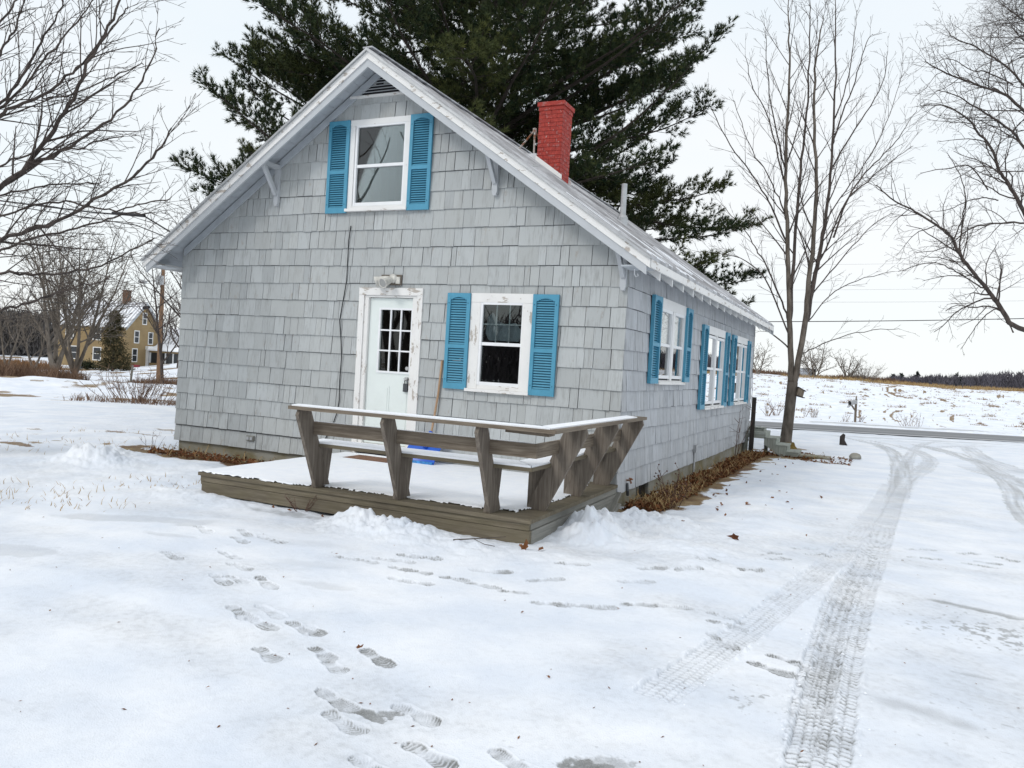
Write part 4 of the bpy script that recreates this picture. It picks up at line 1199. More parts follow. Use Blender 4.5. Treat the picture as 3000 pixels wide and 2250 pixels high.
bench = thing('wooden_bench', 'corner bench of weathered planks with slanting posts, snow on its seat', 'bench', (-1.2, -2.7, DZ))
pm = M['wood_post']
for x_ in (-2.49, -1.44, -.39):
    T = lambda V, x_=x_: np.c_[x_ + V[:, 2], V[:, 0], V[:, 1]]        # (y, z) outline drawn out along x
    g = MB(); g.prism([(-2.915, DZ), (-2.675, DZ), (-3.06, .985), (-3.235, .985), (-3.262, .93)], 0, .04, T)
    g.build('post', pm, bench)
    g = MB(); g.prism([(-2.90, DZ), (-2.665, DZ), (-2.60, .572), (-2.80, .572)], -.042, -.002, T); g.build('leg', pm, bench)
for y_, b0 in ((-2.37, 0.0), (-1.26, -.03), (-.16, -.05)):
    T = lambda V, y_=y_, b0=b0: np.c_[V[:, 0] + b0, y_ - V[:, 2], V[:, 1]]
    g = MB(); g.prism([(-.19, DZ), (.015, DZ), (.42, .93), (.405, .985), (.19, .985)], 0, .04, T); g.build('post', pm, bench)
    g = MB(); g.prism([(-.20, DZ), (.0, DZ), (.02, .572), (-.20, .572)], -.042, -.002, T); g.build('leg', pm, bench)
def lvl(zz): return zz
g = MB(); g.prism([(-2.58, -3.275), (.425, -3.275), (.205, -3.055), (-2.64, -3.055)], .987, 1.022); g.build('top_rail', M['wood_rail'], bench)
g = MB(); g.prism([(.427, -3.272), (.365, -.02), (.145, -.02), (.208, -3.053)], .988, 1.023); g.build('top_rail', M['wood_rail'], bench)
g = MB(); g.prism([(-2.55, -3.255), (.36, -3.255), (.19, -3.072), (-2.62, -3.072)], 1.0225, 1.036); g.build('snow_cover', M['snow'], bench)
g = MB(); g.prism([(.37, -3.24), (.345, -.4), (.165, -.25), (.205, -3.06)], 1.0235, 1.036); g.build('snow_cover', M['snow'], bench)
g = MB(); g.beam((-2.55, -2.985, .785), (.138, -2.985, .785), .135, .038, (0, 1, 0)); g.build('back_rail', M['wood_rail'], bench)
g = MB(); g.beam((.12, -2.965, .785), (.07, -.05, .785), .135, .038, (1, 0, 0)); g.build('back_rail', M['wood_rail'], bench)
g = MB(); g.box((-2.55, -2.985, .8535), (.1, -2.96, .859)); g.build('snow_cover', M['snow'], bench)
g = MB(); g.prism([(-2.56, -2.90), (.06, -2.90), (-.22, -2.60), (-2.64, -2.60)], .575, .612); g.build('seat', M['wood_deck'], bench)
g = MB(); g.prism([(.062, -2.898), (.035, -.06), (-.26, -.06), (-.218, -2.598)], .576, .613); g.build('seat', M['wood_deck'], bench)
g = MB(); g.prism([(-2.56, -2.895), (.045, -2.895), (-.215, -2.605), (-2.63, -2.605)], .6125, .634); g.build('snow_cover', M['snow'], bench)
g = MB(); g.prism([(.052, -2.885), (.03, -1.6), (.0, -1.25), (-.06, -.95), (-.24, -.7), (-.212, -2.59)], .6135, .634); g.build('snow_cover', M['snow'], bench)
g = MB(); g.prism([(-.15, -3.10), (.33, -3.20), (.31, -3.0), (-.02, -2.95)], .950, .985); g.build('corner_block', M['wood_rail'], bench)

# door mat, shovel, dropped things on the deck
o = MB().box((-3.82, -.62, DZ + .001), (-3.08, -.22, DZ + .014)).build('door_mat', plain('brown_coir_mat', (.20, .11, .07), .95, var=.4, scale=30))
tag(o, 'flat reddish-brown door mat half hidden by snow before the door', 'mat')
sh = thing('snow_shovel', 'blue plastic snow shovel with a wooden handle leaning on the wall', 'shovel', (-2.75, -.25, DZ))
g = MB()
n = 11; V = []
C0 = np.array([-2.735, -.33, DZ + .012]); C1 = np.array([-2.715, -.085, .47])
for j, t in enumerate(np.linspace(0, 1, 7)):
    wdt = (.255 + .02 * t) * (1 if t < .85 else 1 - (t - .85) * 1.2)
    for k in range(n):
        a = -1 + 2 * k / (n - 1)
        c = C0 + (C1 - C0) * t + np.array([a * wdt, 0, .028 * a * .3])
        c = c + np.array([0, -.05 * a * a - .045 * math.sin(math.pi * t), -.02 * math.sin(math.pi * t)])
        V.append(c)
V = np.array(V)
i_ = np.arange(6)[:, None] * n; j_ = np.arange(n - 1)[None, :]
F = np.stack([i_ + j_, i_ + j_ + 1, i_ + n + j_ + 1, i_ + n + j_], -1).reshape(-1, 4)
g.add(V, F); g.add(V + [0, .006, .003], F[:, ::-1])
g.tube([C0 * .35 + C1 * .65 + [0, -.06, 0], C1 + [0, -.005, .10]], .03, 8)
g.build('blade', M['blue_plastic'], sh, smooth=True)
g = MB(); g.tube([(-2.712, -.10, .49), (-2.655, -.052, 1.1), (-2.63, -.034, 1.585)], .0155, 8); g.build('handle', M['handle'], sh)
g = MB(); g.box((C0[0] - .235, C0[1] - .06, DZ + .006), (C0[0] + .235, C0[1] - .03, DZ + .05)); g.build('wear_strip', plain('scuffed_blue_edge', (.05, .22, .50), .6, var=.4, scale=20), sh)

# ================================================================== BACK STEPS
st = thing('wooden_steps', 'worn pale green wooden back steps with a small landing', 'steps', (.7, 11.1, -.28))
gz = -.28
g = MB(); 
for k in range(5): g.box((-.05, 10.72 + k * .19, .245), (.50, 10.72 + k * .19 + .18, .28))
g.build('landing', M['wood_green'], st)
g = MB(); g.box((-.03, 10.70, .12), (.50, 10.735, .243)); g.box((.47, 10.737, .12), (.50, 11.65, .243)); g.build('landing_rim', M['wood_green'], st)
for (x_, y_) in ((.03, 10.76), (.03, 11.6), (.42, 11.6)):
    g = MB(); g.box((x_ - .045, y_ - .045, -.45), (x_ + .045, y_ + .045, .118)); g.build('leg', M['wood_green'], st)
stepz = [.10, -.045, -.165]
stepx = [.50, .76, 1.02]
for k in range(3):
    g = MB(); z_ = [.155, -.0, -.145][k] ; 
    g.box((stepx[k] - .03, 10.70, z_ - .03), (stepx[k] + .27, 11.62, z_)); g.build('tread', M['wood_green'], st)
    g = MB(); g.box((stepx[k] + .23, 10.74, z_ - .155), (stepx[k] + .255, 11.58, z_ - .032)); g.build('riser', M['wood_green'], st)
for y_ in (10.71, 11.57):
    g = MB()
    P_ = [(.47, .24), (.50, .122), (.73, .122), (.75, -.032), (.99, -.032), (1.01, -.178), (1.25, -.178), (1.25, -.40), (1.05, -.40), (.47, -.02)]
    # split in two convex strips
    g.prism([(.47, .122), (.73, .122), (.73, -.19), (.47, -.02)], y_, y_ + .035, xz); g.prism([(.732, -.033), (.99, -.033), (.99, -.36), (.732, -.19)], y_, y_ + .035, xz)
    g.prism([(.992, -.178), (1.25, -.178), (1.25, -.40), (1.05, -.40), (.992, -.36)], y_, y_ + .035, xz)
    g.build('stringer', M['wood_green'], st)
g = MB()
for (a, b_) in (((-.02, 11.05, .31), (.42, 11.05, .31)), ((-.02, 11.45, .31), (.42, 11.45, .31)), ((.40, 11.02, .31), (.40, 11.48, .31))):
    g.beam(a, b_, .035, .05)
for k in range(4): g.beam((-.02 + k * .13, 11.0, .36), (-.02 + k * .13, 11.5, .36), .09, .018)
o = g.build('slatted_crate', M['wood_green']); tag(o, 'small slatted wooden frame lying on the back landing', 'crate')
o = MB().box((1.30, 10.85, gz + .02), (2.0, 11.45, gz + .06)).build('stepping_slab', M['concrete']); tag(o, 'flat pale slab at the foot of the back steps', 'slab')
g = MB(); g.prism([(.14, 10.56), (.235, 10.56), (.235, 10.655), (.14, 10.655)], -.5, 1.13); g.prism([(.14, 0), (.235, 0), (.235, 1.15), (.14, 1.19)], 10.5605, 10.6545, lambda V: np.c_[V[:, 0], V[:, 2], V[:, 1] + 0.0]) if False else None
o = g.build('dark_post', M['wood_dark']); tag(o, 'tall dark weathered post beside the back steps', 'post')

# ================================================================== STONES, LEAVES, LEAF MOULD
def rock(name, c, r, mat, seed, sq=(1, 1, .7)):
    R_ = np.random.default_rng(seed)
    g = MB(); V = []; F = []
    n, m = 12, 8
    for j in range(m + 1):
        for k in range(n):
            th, ph = 2 * math.pi * k / n, math.pi * j / m
            d = np.array([math.sin(ph) * math.cos(th), math.sin(ph) * math.sin(th), math.cos(ph)])
            rr = r * (.8 + .5 * float(fbm(d[0] * 1.7 + seed, d[1] * 1.7 + d[2] * 2.3, seed, 3)) )
            V.append(np.array(c) + d * rr * np.array(sq))
    i_ = np.arange(m)[:, None] * n; j_ = np.arange(n)[None, :]; j2 = (j_ + 1) % n
    g.add(np.array(V), np.stack([i_ + j_, i_ + j2, i_ + n + j2, i_ + n + j_], -1).reshape(-1, 4))
    return g.build(name, mat, smooth=False)
GZ = lambda x, y: float(ground_z(x, y))
tag(rock('stone', (2.54, 11.6, GZ(2.54, 11.6) + .06), .13, plain('pale_stone', (.30, .29, .25), .9, var=.3), 4), 'single pale grey stone on the snow beside the drive', 'stone')
g = MB(); c = np.array([1.98, 18.9, GZ(1.98, 18.9)])
g.prism([(-.10, 0), (.14, 0), (.05, .16), (.06, .34), (-.01, .38), (-.10, .28), (-.02, .18)], -.1, .1, lambda V: np.c_[c[0] + V[:, 0], c[1] + V[:, 2] * (1 - V[:, 1]), c[2] + V[:, 1]])
o = g.build('tree_stump', M['wood_dark']); tag(o, 'small dark broken stump standing in the snow', 'stump')

def leaf_quads(cen, size, tilt, R_):
    "one curled oak-like leaf as a lobed fan, with a little lift"
    n = 11
    a0 = R_.uniform(0, 6.28)
    V = [[0, 0, .004]]
    for k in range(n):
        a = 2 * math.pi * k / n
        rr = size * (.62 + .38 * (k % 2)) * (1.15 if k in (0, 1) else .8)
        x_, y_ = rr * math.cos(a), rr * .62 * math.sin(a)
        V.append([x_, y_, abs(y_) * .7 + R_.uniform(0, .25) * size])
    V = np.array(V)
    c, s_ = math.cos(a0), math.sin(a0)
    V = np.c_[V[:, 0] * c - V[:, 1] * s_, V[:, 0] * s_ + V[:, 1] * c, V[:, 2]]
    if tilt:
        c, s_ = math.cos(tilt), math.sin(tilt)
        V = np.c_[V[:, 0], V[:, 1] * c - V[:, 2] * s_, V[:, 1] * s_ + V[:, 2] * c]
    return V + np.array(cen), [[0, k + 1, (k + 1) % n + 1] for k in range(n)]

LEAVES = [(1.74, -1.45, .075, 1.0, 'largest curled brown oak leaf, standing up on the snow', None),
          (.39, -6.05, .028, .5, 'tiny dark leaf scrap beside a boot print in the foreground', None),
          (.20, -3.28, .075, 1.2, 'brown oak leaf caught at the front corner of the deck', None)]
R_ = random.Random(11)
for (x_, y_, s_, t_, lb, gr) in LEAVES:
    g = MB(); V, F = leaf_quads((x_, y_, GZ(x_, y_) + .012), s_, t_, R_); g.add(V, F)
    tag(g.build('oak_leaf', M['dry_leaf']), lb, 'leaf')
spots = []
for k in range(34):
    y_ = R_.uniform(.4, 10.5); x_ = .75 + abs(R_.gauss(0, .55)) + .02 * y_
    spots.append((x_, y_, R_.uniform(.02, .05)))
spots += [(1.1, -1.0, .03), (2.35, -.3, .02), (1.35, .3, .03), (2.6, 1.2, .02), (.9, -4.9, .015), (1.5, -5.9, .015), (.1, -6.9, .012), (-1.5, -6.6, .014), (-.9, -5.2, .014), (3.3, -1.1, .015), (-2.2, -3.1, .03), (-2.6, -3.15, .04), (-2.9, -3.05, .035), (.32, -3.2, .05), (.10, -3.15, .04)]
for (x_, y_, s_) in spots:
    g = MB(); V, F = leaf_quads((x_, y_, GZ(x_, y_) + .008), s_, R_.uniform(0, .9), R_); g.add(V, F)
    tag(g.build('fallen_leaf', M['dry_leaf']), 'small scattered dead leaf lying on the snow by the house', 'leaf', 'dead leaves scattered on the snow')

def litter(name, label, spots, n_leaf, n_straw, seed, kindstuff=True, lh=.10, mats=None):
    R_ = random.Random(seed)
    g = MB(); s = MB()
    for (x0, x1, y0, y1, h, wt) in spots:
        for k in range(int(n_leaf * wt)):
            x_ = R_.uniform(x0, x1); y_ = R_.uniform(y0, y1)
            V, F = leaf_quads((x_, y_, GZ(x_, y_) + R_.random() ** 1.5 * h), R_.uniform(.025, .06), R_.uniform(-1.2, 1.2), R_)
            g.add(V, F, [R_.random() ** 1.5, 0, 0])
        for k in range(int(n_straw * wt)):
            x_ = R_.uniform(x0, x1); y_ = R_.uniform(y0, y1); z_ = GZ(x_, y_) + R_.random() * h * .6
            a = R_.uniform(0, 6.28); L = R_.uniform(.08, .26); up = R_.uniform(0, .7) * L
            dx, dy = math.cos(a) * L, math.sin(a) * L
            w_ = .004
            p0 = np.array([x_, y_, z_]); p1 = p0 + [dx * .5, dy * .5, up]; p2 = p0 + [dx, dy, up * .5]
            sdv = np.array([-math.sin(a), math.cos(a), 0]) * w_
            s.add([p0 - sdv, p0 + sdv, p1 + sdv, p1 - sdv, p2], [[0, 1, 2], [0, 2, 3], [3, 2, 4]], [R_.random(), 0, 0])
    o = g.build(name, M['dry_leaf'])
    if n_straw:
        t = s.build('dead_grass', M['straw']); tag(t, 'dead straw-coloured grass ' + label, None, None, 'stuff')
    tag(o, 'brown leaf litter ' + label, None, None, 'stuff')
    return o
strip = [(.06, .55, y_, y_ + .9, .085, .9) for y_ in np.arange(.15, 10.4, .9)]
litter('leaf_litter', 'heaped along the side foundation', strip, 300, 120, 21)
litter('leaf_litter', 'under the dead stalk by the crawl-space hatch', [(.08, .6, .3, 2.6, .10, 1.0)], 150, 420, 24)
litter('leaf_litter', 'at the left end of the gable foundation', [(-7.9, -4.4, -.55, -.02, .09, 1.0)], 650, 260, 22)
litter('leaf_litter', 'around the back steps', [(.3, 1.6, 10.4, 12.4, .05, 1.0), (1.2, 2.5, 9.9, 11.4, .03, .5)], 260, 60, 23)

def stems(name, label, cat, base, n, h, spread, mat, seed, rad=.004, berries=0, lvl=1, group=None, lean=.25):
    R_ = np.random.default_rng(seed)
    t = thing(name, label, cat, base, group)
    g = MB(); bz = MB()
    for k in range(n):
        a = R_.uniform(0, 6.28); r0 = R_.uniform(0, spread * .5)
        p = np.array(base) + [math.cos(a) * r0, math.sin(a) * r0, -.02]
        L = h * R_.uniform(.55, 1.0)
        d = np.array([math.cos(a) * lean * R_.uniform(.2, 1.5), math.sin(a) * lean * R_.uniform(.2, 1.5), 1.0])
        pts = [p]; dd = d.copy()
        for q in range(5):
            dd = dd + R_.normal(0, .10, 3); pts.append(pts[-1] + dd / np.linalg.norm(dd) * L / 5)
        g.tube(pts, np.linspace(rad, rad * .4, 6), 4)
        for q in range(lvl * 3):
            j = R_.integers(2, 6); e_ = pts[j] + (R_.normal(0, 1, 3) * [.5, .5, .3] + [0, 0, .5]) * L * .22
            g.tube([pts[j], (pts[j] + e_) / 2 + R_.normal(0, .01, 3), e_], [rad * .6, rad * .5, rad * .3], 3)
            if berries: 
                bz.lathe([(0, -.5), (.8, -.4), (1, 0), (.7, .5), (0, .6)], (0, 0, 0), n=6) if False else None
                c_ = e_; r_ = .014
                V = c_ + r_ * np.array([[1, 0, 0], [-1, 0, 0], [0, 1, 0], [0, -1, 0], [0, 0, 1], [0, 0, -1]])
                bz.add(V, [[0, 2, 4], [2, 1, 4], [1, 3, 4], [3, 0, 4], [2, 0, 5], [1, 2, 5], [3, 1, 5], [0, 3, 5]])
    g.build('stems', mat, t)
    if berries: bz.build('seed_heads', M['twig_red'], t)
    return t
stems('dead_plant', 'tall dead stalk with dark seed heads by the crawl-space hatch', 'plant', (.58, .72, GZ(.58, .72)), 7, .62, .18, M['twig_red'], 1, .006, 1, 2)
stems('dead_plant', 'bare reddish shrub against the far end of the side wall', 'plant', (.14, 8.3, GZ(.14, 8.3)), 5, 1.25, .2, M['twig_red'], 2, .007, 0, 1)
stems('dead_plant', 'brown weed tuft growing by the deck fascia under the first post', 'plant', (-2.55, -2.99, -.10), 12, .22, .22, M['twig_red'], 3, .004, 0, 1, lean=.9)
stems('dead_plant', 'bare twigs at the left corner of the foundation', 'plant', (-8.15, -.1, GZ(-8.15, -.1)), 6, .42, .3, M['twig_red'], 4, .004, 0, 1, lean=.9)
# fallen twig by the deck corner
g = MB(); z_ = GZ(-.15, -3.45); g.tube([(-.42, -3.5, z_ + .015), (-.2, -3.42, z_ + .045), (.02, -3.32, z_ + .075)], [.007, .005, .003], 5); g.tube([(-.25, -3.44, z_ + .04), (-.1, -3.5, z_ + .02), (.0, -3.5, z_ + .018)], .003, 4)
tag(g.build('fallen_twig', M['bark_dark']), 'thin broken twig lying on snow before the deck corner', 'twig')
# ================================================================== TREES
def unit(v): return v / max(np.linalg.norm(v), 1e-9)

class Tree:
    def __init__(s, seed, seg=.35, wob=.10, up=.06, rmin=.004, ratio=.62, dens=2.2, ang=(28, 50), taper=.35, sides=5):
        s.R = np.random.default_rng(seed); s.g = MB(); s.seg = seg; s.wob = wob; s.up = up; s.rmin = rmin
        s.ratio = ratio; s.dens = dens; s.ang = ang; s.taper = taper; s.sides = sides; s.count = 0
    def sides_for(s, r): return s.sides if r > .03 else (4 if r > .012 else 3)
    def children(s, pts, rad, L, lvl, t0=.22, dmul=1.0, lmul=1.0, cr=.62):
        if lvl <= 0: return
        n = max(1, int(L * s.dens * dmul * (1.0 if lvl > 1 else 1.5) + s.R.random()))
        m = len(pts)
        az = s.R.uniform(0, 6.28)
        for k in range(n):
            t = t0 + (1 - t0) * (k + s.R.random() * .9) / n
            f = t * (m - 1); i = min(int(f), m - 2); fr = f - i
            p = pts[i] * (1 - fr) + pts[i + 1] * fr; r = rad[i] * (1 - fr) + rad[i + 1] * fr
            d = unit(pts[i + 1] - pts[i])
            ref = np.array([0, 0, 1.0]) if abs(d[2]) < .9 else np.array([1.0, 0, 0])
            a_ = unit(np.cross(d, ref)); b_ = np.cross(d, a_)
            az += 2.4 + s.R.normal(0, .5)
            th = math.radians(s.R.uniform(*s.ang))
            d2 = d * math.cos(th) + (a_ * math.cos(az) + b_ * math.sin(az)) * math.sin(th)
            l2 = L * s.ratio * (1.05 - .55 * t) * s.R.uniform(.6, 1.15) * lmul
            s.grow(p, d2, l2, max(min(r * cr, l2 * .012 + .002), s.rmin), lvl - 1)
    def grow(s, p, d, L, r, lvl, dmul=1.0, t0=.22):
        s.count += 1
        n = int(np.clip(round(L / s.seg), 2, 14))
        pts = [np.asarray(p, float)]; d = unit(np.asarray(d, float))
        for k in range(n):
            d = unit(d + s.R.normal(0, s.wob, 3) + np.array([0, 0, s.up]))
            pts.append(pts[-1] + d * L / n)
        pts = np.array(pts)
        rad = np.maximum(np.linspace(r, r * s.taper, n + 1), s.rmin * .75)
        s.g.tube(pts, rad, s.sides_for(r), cap=False)
        s.children(pts, rad, L, lvl, t0, dmul)
    def limb(s, pts, r0, r1, lvl, dmul=1.0, t0=.12, lmul=1.0, own=None):
        "a limb along given points, with side growth"
        P = np.asarray(pts, float)
        for _ in range(2):
            q = [P[0]]
            for a, b_ in zip(P[:-1], P[1:]): q += [a * .75 + b_ * .25, a * .25 + b_ * .75]
            q.append(P[-1]); P = np.array(q)
        P[1:-1] += s.R.normal(0, .012, P[1:-1].shape)
        L = np.linalg.norm(np.diff(P, axis=0), axis=1).sum()
        rad = np.linspace(r0, r1, len(P))
        (own or s.g).tube(P, rad, s.sides_for(r0) + (3 if r0 > .08 else 0), cap=False)
        s.children(P, rad, L, lvl, t0, dmul, lmul, .5)

def px(T, pts, depth, dz=0.0):
    out = []
    for k, q in enumerate(pts):
        d = depth + (q[2] if len(q) > 2 else 0)
        out.append(at(*T(q[0], q[1]), d))
    return np.array(out)
c1 = lambda x, y: (x / 2.212, y / 2.212)
c3 = lambda x, y: (1900 + x / 2.0109, y / 2.0109)
c8 = lambda x, y: (2100 + x / 2.4578, 900 + y / 2.4578)

# ---- the maple beside the back steps
mb = np.array([.63, 14.25, -.36])
DM = float((mb - CAM) @ FW)
t = thing('maple_tree', 'tall bare maple with twin stems and a small nest box, beside the steps', 'tree', mb)
tr = MB(); T_ = Tree(31, .40, .05, .05, .0046, .60, 2.9, (22, 44), .3)
fork = at(2322, 1125, DM)
tr.tube([mb + [0, 0, -.2], mb + [0, 0, .02], mb + [0, 0, .25], mb * .6 + fork * .4, fork + [0, 0, .05]], [.30, .225, .165, .150, .145], 14)
stemsL = px(c3, [(870, 2230), (835, 1900), (825, 1640), (815, 1250), (805, 950), (832, 500), (826, 200), (823, -30)], DM)
stemsL[0] = fork + [-.03, 0, -.12]
stemsL2 = px(c3, [(834, 1880), (848, 1600), (880, 1200), (905, 900), (935, 650), (950, 300), (952, 100), (950, -40)], DM)
stemsR = px(c3, [(890, 2230), (935, 1850), (945, 1640), (990, 1250), (985, 900), (975, 500), (1000, 250), (1030, 90)], DM - .05)
stemsR[0] = fork + [.03, 0, -.12]
stemsR2 = px(c3, [(932, 1890), (968, 1680), (1005, 1500), (1040, 1300), (1075, 1000), (1100, 600), (1103, 200), (1100, -40)], DM)
T_.limb(stemsL, .090, .007, 3, .62, .25, .36, tr); T_.limb(stemsL2, .058, .006, 3, .62, .15, .36)
T_.limb(stemsR, .092, .006, 3, .62, .25, .36, tr); T_.limb(stemsR2, .078, .007, 3, .62, .15, .36)
for pts, r in (([(810, 1430), (740, 1250), (690, 1150), (560, 960), (440, 790), (370, 640), (342, 585)], .036),
               ([(830, 1900), (780, 1760), (700, 1570), (640, 1480), (600, 1400, .5), (500, 1280, .8), (420, 1190, 1)], .034),
               ([(835, 2000), (700, 1640), (560, 1520), (400, 1490), (280, 1480)], .030),
               ([(815, 1300), (760, 1150), (690, 1000, -.5), (600, 880, -.8), (540, 700, -1), (500, 590, -1)], .032),
               ([(812, 1150), (740, 800), (690, 650), (600, 500), (570, 320)], .030),
               ([(808, 1000), (720, 650), (695, 380), (690, 200)], .028),
               ([(1090, 1400), (1180, 1140), (1290, 1000), (1400, 900), (1480, 800), (1580, 650)], .036),
               ([(990, 1575), (1070, 1400), (1170, 1160), (1300, 1060), (1420, 950), (1560, 860)], .034),
               ([(1075, 1000), (1170, 830), (1300, 640), (1390, 480), (1410, 300)], .032),
               ([(1085, 850), (1150, 650), (1230, 450), (1280, 250), (1320, 200)], .030),
               ([(1095, 700), (1180, 480), (1210, 200), (1230, 60)], .026),
               ([(940, 1760), (1080, 1590), (1220, 1430), (1340, 1300), (1450, 1250)], .026),
               ([(932, 1900), (1080, 1720), (1250, 1640), (1450, 1600)], .022),
               ([(912, 2080), (1100, 1990), (1300, 1940), (1480, 1940)], .020),
               ([(1040, 1300), (1180, 1100, .6), (1330, 880, 1.2), (1440, 640, 1.5), (1500, 400, 1.6)], .032),
               ([(835, 2050), (700, 1950), (560, 1840), (430, 1720), (330, 1640)], .028)):
    T_.limb(px(c3, pts, DM + .05), r * .85, .006, 2, 1.0, .18, .46)
tr.build('trunk', M['bark'], t, smooth=True)
T_.g.build('crown', M['bark_dark'], t)
g = MB(); g.lathe([(.40, .0), (.30, .06), (.22, .14), (.19, .24), (.0, .24)], mb + [0.05, 0, -.05], n=14); g.build('mossy_base', M['moss'], t)
# nest box on the maple
nb0 = at(2343, 1150, DM - .1)
nb_ = thing('bird_box', 'little wooden bird box fixed crookedly to the maple trunk', 'bird box', nb0)
ang = .22
def NT(V):
    c, s_ = math.cos(ang), math.sin(ang)
    x_ = V[:, 0] * c + V[:, 2] * s_; z_ = -V[:, 0] * s_ + V[:, 2] * c
    return nb0 + np.c_[x_ * RH[0] + V[:, 1] * FH[0], x_ * RH[1] + V[:, 1] * FH[1], z_]
g = MB(); g.prism([(-.09, -.10), (.09, -.10), (.09, .07), (-.09, .12)], -.09, .09, lambda V: NT(np.c_[V[:, 0], V[:, 2], V[:, 1]])); g.build('box', M['wood_rail'], nb_)
g = MB(); g.prism([(-.11, .123), (.13, .066), (.13, .085), (-.11, .145)], -.11, .11, lambda V: NT(np.c_[V[:, 0], V[:, 2], V[:, 1]])); g.build('box_roof', M['wood_dark'], nb_)
g = MB(); g.box((-.10, -.10, -.125), (.15, .10, -.102), NT); g.build('perch_board', M['wood_dark'], nb_)

# ---- bare tree leaning in from the right edge
def side_tree(name, label, base, limbs, depth, T, seed, trunk_r, trunk_h, rs=1.0, lm=.34, **kw):
    t = thing(name, label, 'tree', base)
    T_ = Tree(seed, **kw); tr = MB()
    top = np.array(base) + [0, 0, trunk_h]
    tr.tube([np.array(base) + [0, 0, -.4], np.array(base), np.array(base) + [.03, 0, trunk_h * .4], top], [trunk_r * 1.4, trunk_r * 1.15, trunk_r, trunk_r * .5], 12)
    for pts, r, lv, st_h in limbs:
        P = px(T, pts, depth)
        if st_h is not None:
            P = np.vstack([np.array(base) + [0, 0, st_h], P])
        T_.limb(P, r * rs, max(.008, r * .13), lv, 1.0, .2 if st_h is not None else .1, lm)
    tr.build('trunk', kw.get('bm') or M['bark_dark'], t, smooth=True); T_.g.build('crown', M['bark_dark'], t)
    return t
bR = gp(3270, 1345); bR = np.array([bR[0], bR[1], GZ(bR[0], bR[1])]); dR = float((bR - CAM) @ FW)
hR = lambda v: float(at(3230, v, dR)[2] - bR[2])
side_tree('bare_tree', 'dark gnarled bare tree reaching in over the drive from the right', bR,
    [([(2150, 1950), (2080, 1820), (2040, 1760), (1960, 1660), (1900, 1590), (1830, 1500), (1790, 1390), (1680, 1310), (1560, 1240), (1440, 1180), (1340, 1090)], .12, 3, hR(1010)),
     ([(2260, 1350), (2180, 1180), (2110, 1070), (2060, 1000), (2030, 880), (1940, 780), (1890, 700), (1740, 610), (1610, 625)], .10, 3, hR(850)),
     ([(2300, 760), (2200, 640), (2100, 550), (1960, 510), (1800, 450), (1690, 400), (1630, 360)], .085, 3, hR(640)),
     ([(2300, 1000), (2180, 810), (2060, 710), (1940, 640), (1820, 560), (1700, 530)], .075, 3, hR(760)),
     ([(2300, 1330), (2180, 1310), (2020, 1315), (1900, 1340), (1800, 1420), (1700, 1480), (1560, 1490)], .055, 3, hR(900)),
     ([(2250, 560), (2150, 420), (2020, 330), (1900, 260), (1800, 230), (1750, 170)], .06, 3, hR(560)),
     ([(1980, 1700), (1880, 1640), (1780, 1580), (1680, 1540), (1560, 1570), (1470, 1600)], .035, 3, None),
     ([(2150, 1960), (2060, 1800), (1980, 1860), (1900, 1960), (1840, 2060)], .035, 3, None),
     ([(2000, 1120), (1900, 960), (1800, 990), (1700, 1000), (1600, 1020)], .035, 3, None),
     ([(2060, 1180), (1980, 1160), (1880, 1180), (1790, 1230), (1650, 1250)], .03, 3, None),
     ([(1830, 1500), (1850, 1300), (1870, 1180), (1850, 1050), (1760, 900)], .04, 3, None),
     ([(2150, 500), (2000, 420), (1900, 420), (1780, 330), (1660, 380)], .035, 3, None)],
    dR, c3, 41, .28, hR(300), rs=.8, lm=.40, seg=.28, wob=.17, up=-.01, rmin=.0050, ratio=.58, dens=3.1, ang=(28, 62))
# tips of another tree in the top right corner
bR2 = gp(3450, 1310); bR2 = np.array([bR2[0], bR2[1], GZ(bR2[0], bR2[1])]); dR2 = float((bR2 - CAM) @ FW)
side_tree('bare_tree', 'pale bare tree whose twigs enter the top right corner', bR2,
    [([(2500, 300), (2320, 200), (2200, 110), (2120, 60)], .10, 3, 5.0), ([(2450, 380), (2300, 300), (2180, 220), (2130, 140)], .08, 3, 4.6), ([(2400, 100), (2260, 20), (2150, -60)], .08, 3, 6.0)],
    dR2, c3, 43, .26, 9.0, seg=.3, wob=.14, up=.0, rmin=.0050, ratio=.6, dens=1.9, ang=(28, 58))

